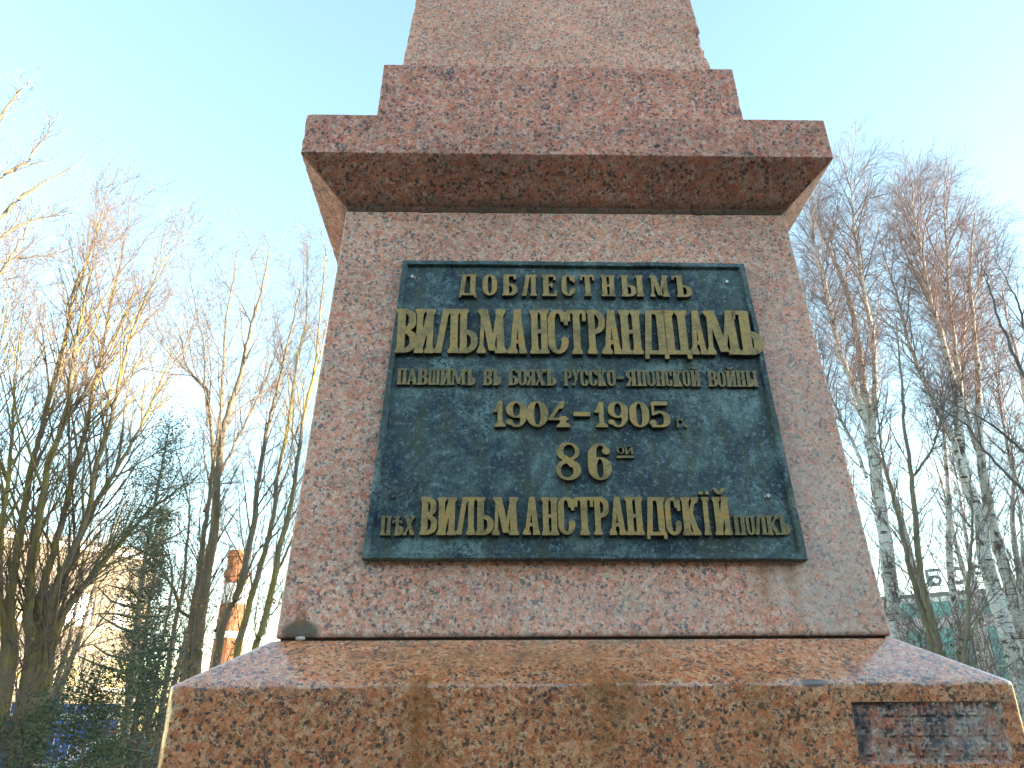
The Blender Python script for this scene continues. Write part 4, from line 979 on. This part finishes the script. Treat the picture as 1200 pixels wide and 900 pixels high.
BK = dict(nb=58, L=1.3, ang=0.6, upk=0.03, sub=9, tw=8, twl=0.42, droop=0.06, t0=0.12, rmin=0.0018, rscale=1.0)
px_tree('birch_tree', 'white barked birch next to the right edge of the monument with three upright forks', [
    [(1056,790,.13),(1052,743,.125),(1046,707,.12),(1036,624,.11),(1027,563,.105),(1021,513,.095),(1013,457,.07),(1005,400,.058),(997,360,.05),(984,320,.04),(967,283,.028),(955,250,.014),(950,215,.006)],
    [(1021,513,.06),(1006,469,.055),(998,446,.05),(983,407,.044),(967,333,.034),(955,290,.022),(948,243,.008),{'float':1}],
    [(1022,515,.06),(1025,457,.052),(1023,400,.046),(1010,327,.036),(1000,260,.022),(997,193,.007),{'float':1}],
    [(1016,560,.03),(1000,520,.028),(985,490,.024),(965,440,.018),(950,380,.01),(940,330,.005),{'float':1}],
    ], 15, BIRCH, BTWIG, 101, depth=0.7, **BK)
px_tree('birch_tree', 'leaning white birch with blotched bark and a fan of forks at right', [
    [(1210,850,.15),(1192,780,.14),(1175,727,.13),(1155,657,.12),(1147,604,.11),(1130,559,.095),(1124,509,.08),(1120,457,.07),(1107,407,.06),(1093,360,.048),(1073,320,.034),(1060,293,.018),(1045,245,.006)],
    [(1130,559,.06),(1114,509,.055),(1093,468,.05),(1076,430,.04),(1062,390,.032),(1050,340,.022),(1036,300,.012),(1028,262,.005),{'float':1}],
    [(1118,450,.045),(1104,395,.04),(1090,348,.035),(1080,293,.026),(1070,243,.014),(1074,210,.006),{'float':1}],
    [(1124,515,.05),(1126,460,.045),(1118,400,.038),(1111,330,.03),(1110,290,.024),(1106,243,.014),(1107,218,.005),{'float':1}],
    ], 16, BIRCH, BTWIG, 111, depth=1.0, **BK)
px_tree('birch_tree', 'second white birch trunk standing right behind the leaning one', [
    [(1216,830,.12),(1198,750,.11),(1184,690,.105),(1167,633,.10),(1155,575,.09),(1146,500,.07),(1147,457,.06),(1142,387,.045),(1136,320,.03),(1142,250,.008)],
    [(1150,540,.04),(1136,500,.04),(1128,440,.035),(1130,380,.028),(1150,330,.016),(1160,290,.006),{'float':1}],
    ], 17.5, BIRCH, BTWIG, 121, depth=0.8, **BK)
px_tree('birch_tree', 'far pale birch at the right edge of the picture', [
    [(1240,800,.10),(1225,700,.09),(1215,600,.08),(1205,500,.06),(1195,430,.04),(1180,370,.02),(1172,320,.006)],
    [(1212,600,.04),(1190,560,.035),(1176,500,.028),(1168,440,.018),(1160,380,.007),{'float':1}],
    ], 20, BIRCH, BTWIG, 131, depth=0.8, **BK)
px_tree('broadleaf_tree', 'pair of thin dark stems in front of the green building', [
    [(1104,790,.055),(1098,750,.052),(1082,690,.046),(1075,640,.04),(1068,559,.03),(1060,501,.022),(1056,440,.014),(1050,380,.005)],
    [(1097,790,.045),(1091,750,.043),(1073,690,.038),(1062,650,.033),(1052,604,.027),(1036,542,.018),(1030,500,.012),(1024,440,.005)],
    [(1068,560,.02),(1090,530,.016),(1100,500,.012),(1110,450,.006),{'float':1}],
    ], 12, BARK2, TWIGD, 141, depth=0.5, nb=30, L=0.9, ang=0.6, sub=5, tw=3, twl=0.25)
px_tree('broadleaf_tree', 'straight thin pole sapling in front of the green building', [
    [(1134,800,.03),(1134,740,.026),(1135,690,.022),(1137,650,.018),(1140,600,.012),(1136,550,.006)],
    ], 10, BARK2, TWIGD, 151, nb=26, L=0.8, sub=4, tw=3, twl=0.22)
px_tree('broadleaf_tree', 'dark bare boughs reaching in from a tree beyond the right edge', [
    [(1330,720,.12),(1290,620,.10),(1250,500,.06),(1200,440,.024),(1184,405,.02),(1167,367,.016),(1158,330,.01),(1150,312,.004)],
    [(1290,660,.06),(1240,610,.035),(1200,576,.020),(1161,535,.016),(1132,498,.012),(1100,475,.007),(1078,440,.003),{'float':1}],
    [(1270,560,.05),(1230,480,.03),(1200,380,.016),(1188,345,.011),(1178,325,.007),(1164,300,.003),{'float':1,'nb':14}],
    [(1280,640,.05),(1230,560,.03),(1190,520,.018),(1150,490,.012),(1120,474,.005),{'float':1}],
    ], 8, TWIGD, TWIGD, 161, depth=0.4, nb=8, L=0.45, ang=0.6, sub=2, tw=2, twl=0.18, t0=0.5, rscale=0.65)

# trees farther back, seen as veils of branches between the near ones
def free_tree(label, x, y, h, seed, barkm, twigm, group, stems=3, name='broadleaf_tree', spread=0.25, **kw):
    rnd = random.Random(seed); TR, TB, TT = Tubes(), Tubes(), Tubes()
    for s in range(stems):
        a = rnd.uniform(0, 6.28); hh = h*rnd.uniform(0.8, 1.0) if s else h
        P = [Vector((0, 0, -0.05))]; R = [0.014*hh]
        lean = Vector((math.cos(a), math.sin(a), 0))*spread*rnd.uniform(0.4, 1)
        for i in range(1, 7):
            t = i/6; P.append(Vector((lean.x*hh*t**1.2+rnd.gauss(0, .06), lean.y*hh*t**1.2+rnd.gauss(0, .06), hh*t))); R.append(0.014*hh*(1-t)**0.8+0.005)
        pts, rs = smooth_path(P, R, 3); TR.tube(pts, rs, 6)
        clothe(pts, rs, TB, TT, rnd, **kw)
    t = thing(name, label, 'tree', (x, y, 0), 0, group)
    TR.build('trunk', barkm, t); TB.build('branches', twigm if barkm is BIRCH else barkm, t); TT.build('twigs', twigm, t)['kind'] = 'stuff'
def spot(px, d): q = at(px, 800, d); return q.x, q.y
FT = dict(nb=30, L=1.9, ang=0.5, sub=5, tw=3, twl=0.5, rmin=0.005, t0=0.15, droop=0.02)
for i, (px, d, h, lab) in enumerate([
    (60, 30, 9.0, 'far bare tree between the mossy stems at left'),
    (192, 32, 9.0, 'far bare tree directly left of the twin trunks'),
    (345, 33, 9.5, 'far bare tree closest to the left side of the monument')]):
    x, y = spot(px, d); free_tree(lab, x, y, h, 200+i, BARK2, TWIG, 'bare trees farther back on the left', 2, **FT)
for i, (px, d, h, lab) in enumerate([
    (985, 28, 10.5, 'far birch mostly hidden by the right side of the monument'),
    (1060, 23, 10.5, 'far birch in the gap beside the forked birch'),
    (1118, 25, 11.0, 'far birch rising over the middle of the roof letters'),
    (1200, 24, 9.5, 'far birch beside the right edge of the picture'),
    (1165, 30, 10.5, 'far birch behind the end of the roof letters')]):
    x, y = spot(px, d); free_tree(lab, x, y, h, 300+i, BIRCH, BTWIG, 'far birches on the right', 2, 'birch_tree', 0.16, **FT)

# ---------------------------------------------------------------- evergreens and shrubs made of many small leaves
def leaves(rnd, centres, n, size, spread, long=2.2):
    V, F = [], []
    for c, s in centres:
        for i in range(n):
            p = c+Vector((rnd.gauss(0, s), rnd.gauss(0, s), rnd.gauss(0, s*0.7)))
            d = Vector((rnd.gauss(0, 1), rnd.gauss(0, 1), rnd.gauss(-0.2, 0.7))).normalized(); e = d.orthogonal().normalized(); a = rnd.uniform(0, 6.28)
            e = (e*math.cos(a)+d.cross(e)*math.sin(a)); w = size*rnd.uniform(0.6, 1.3)
            b = len(V); V += [p-e*w*0.5, p+e*w*0.5, p+d*w*long]; F.append((b, b+1, b+2))
    return V, F
def evergreen(label, x, y, h, r, seed, mat, trunk=BARK2, dens=1.0, base=0.15, size=0.05, name='conifer', clump=14, cat='tree', group=None, puff=1.0):
    rnd = random.Random(seed); TR, TB = Tubes(), Tubes(); C = []
    P = [Vector((0, 0, -0.05)), Vector((0.05, 0, h*0.3)), Vector((-0.05, 0.05, h*0.65)), Vector((0, 0, h))]
    pts, rs = smooth_path(P, [0.010*h, 0.008*h, 0.005*h, 0.004], 5); TR.tube(pts, rs, 7)
    nb = int(46*dens*h/3)
    for i in range(nb):
        t = base+(1-base)*(i+rnd.random())/nb; p = pts[min(len(pts)-1, int(t*(len(pts)-1)))].copy(); p.z = h*t; a = i*2.4+rnd.random()
        L = r*(1-t*0.88)*rnd.uniform(0.5, 1.15); d = Vector((math.cos(a), math.sin(a), 0.35-0.5*(1-t)))
        bp_, br = wander(p, d, L, 0.006*h*(1-t)+0.005, 5, rnd, 0.12, 0.03, 0.3); TB.tube(bp_, br, 4)
        for q in bp_[1:]:
            C.append((q, (0.07+0.05*L)*puff))
            if rnd.random() < 0.7: C.append((q+Vector((rnd.gauss(0, .12), rnd.gauss(0, .12), rnd.gauss(0, .07))), 0.06))
    V, F = leaves(rnd, C, clump, size, 0.1)
    t = thing(name, label, cat, (x, y, 0), 0, group)
    TR.build('trunk', trunk, t); TB.build('branches', trunk, t); mesh_obj('foliage', V, F, mat, t)['kind'] = 'stuff'
def ev(px, d, *a, **k): x, y = spot(px, d); evergreen(a[0], x, y, *a[1:], **k)
ev(150, 9.5, 'slender loose blue green conifer in front of the sunlit pale building', 4.8, 0.95, 401, NEEDLE, dens=0.75, base=0.42, size=0.012, clump=24, puff=1.7)
ev(70, 8.5, 'dark conifer below the sun glint', 1.8, 0.8, 402, NEEDLE, dens=1.1, base=0.03, size=0.016, clump=26)
ev(115, 7.6, 'low dark green juniper at the bottom left', 2.05, 1.2, 403, NEEDLE2, dens=1.9, base=0.02, size=0.014, clump=26)
ev(180, 8.6, 'dark juniper pressed behind the left corner of the granite base', 2.4, 0.85, 404, NEEDLE, dens=1.0, base=0.03, size=0.015, clump=24)
ev(162, 19, 'yellow green conifer standing against the end of the pale building', 6.0, 1.2, 405, NEEDLE2, dens=0.7, base=0.1, size=0.035, clump=14)
ev(10, 10, 'dark conifer at the bottom left corner', 1.7, 1.1, 406, NEEDLE2, dens=1.2, base=0.02, size=0.016, clump=24)
def shrub(px, d, label, h, r, seed, mat, bm_=TWIG, n=9, size=0.035, lf=5, cat='shrub'):
    x, y = spot(px, d); rnd = random.Random(seed); TB, TT = Tubes(), Tubes(); C = []
    for i in range(n):
        a = rnd.uniform(0, 6.28); p0 = Vector((math.cos(a)*0.1, math.sin(a)*0.1, -0.03))
        pts, rs = wander(p0, Vector((math.cos(a)*r/h, math.sin(a)*r/h, 1)), h*rnd.uniform(0.8, 1.1), 0.014, 9, rnd, 0.08, 0.02, 0.3); TB.tube(pts, rs, 5)
        sub_b, sub_t = TB, TT; clothe(pts, rs, TB, TT, rnd, t0=0.2, nb=16, L=0.7, ang=0.7, sub=4, tw=3, twl=0.2)
        for q in pts[3:]: C += [(q+Vector((rnd.gauss(0, .18), rnd.gauss(0, .18), rnd.gauss(0, .15))), 0.1) for _ in range(3)]
    t = thing('shrub', label, cat, (x, y, 0)); TB.build('stems', bm_, t); TT.build('twigs', bm_, t)['kind'] = 'stuff'
    if mat: V, F = leaves(rnd, C, lf, size, 0.1, 1.4); mesh_obj('leaves', V, F, mat, t)['kind'] = 'stuff'
shrub(176, 10.5, 'shrub still holding dry ochre leaves beside the granite base', 3.2, 0.5, 501, DRY)
shrub(20, 9.5, 'tangle of bare reddish brown twigs at the foot of the mossy tree', 2.6, 0.7, 502, None, n=5)
shrub(1085, 17, 'olive brown thicket under the green building wall', 2.9, 1.3, 503, NEEDLE2, lf=3)
shrub(1180, 9, 'dark leafy thicket at the right corner of the base', 2.2, 0.8, 504, NEEDLE2, lf=6)
shrub(1060, 13, 'twiggy thicket at the foot of the forked birch', 3.2, 0.8, 505, NEEDLE2, lf=2)
shrub(1225, 12, 'bare thicket at the far right edge', 3.4, 1.2, 506, None, n=12)
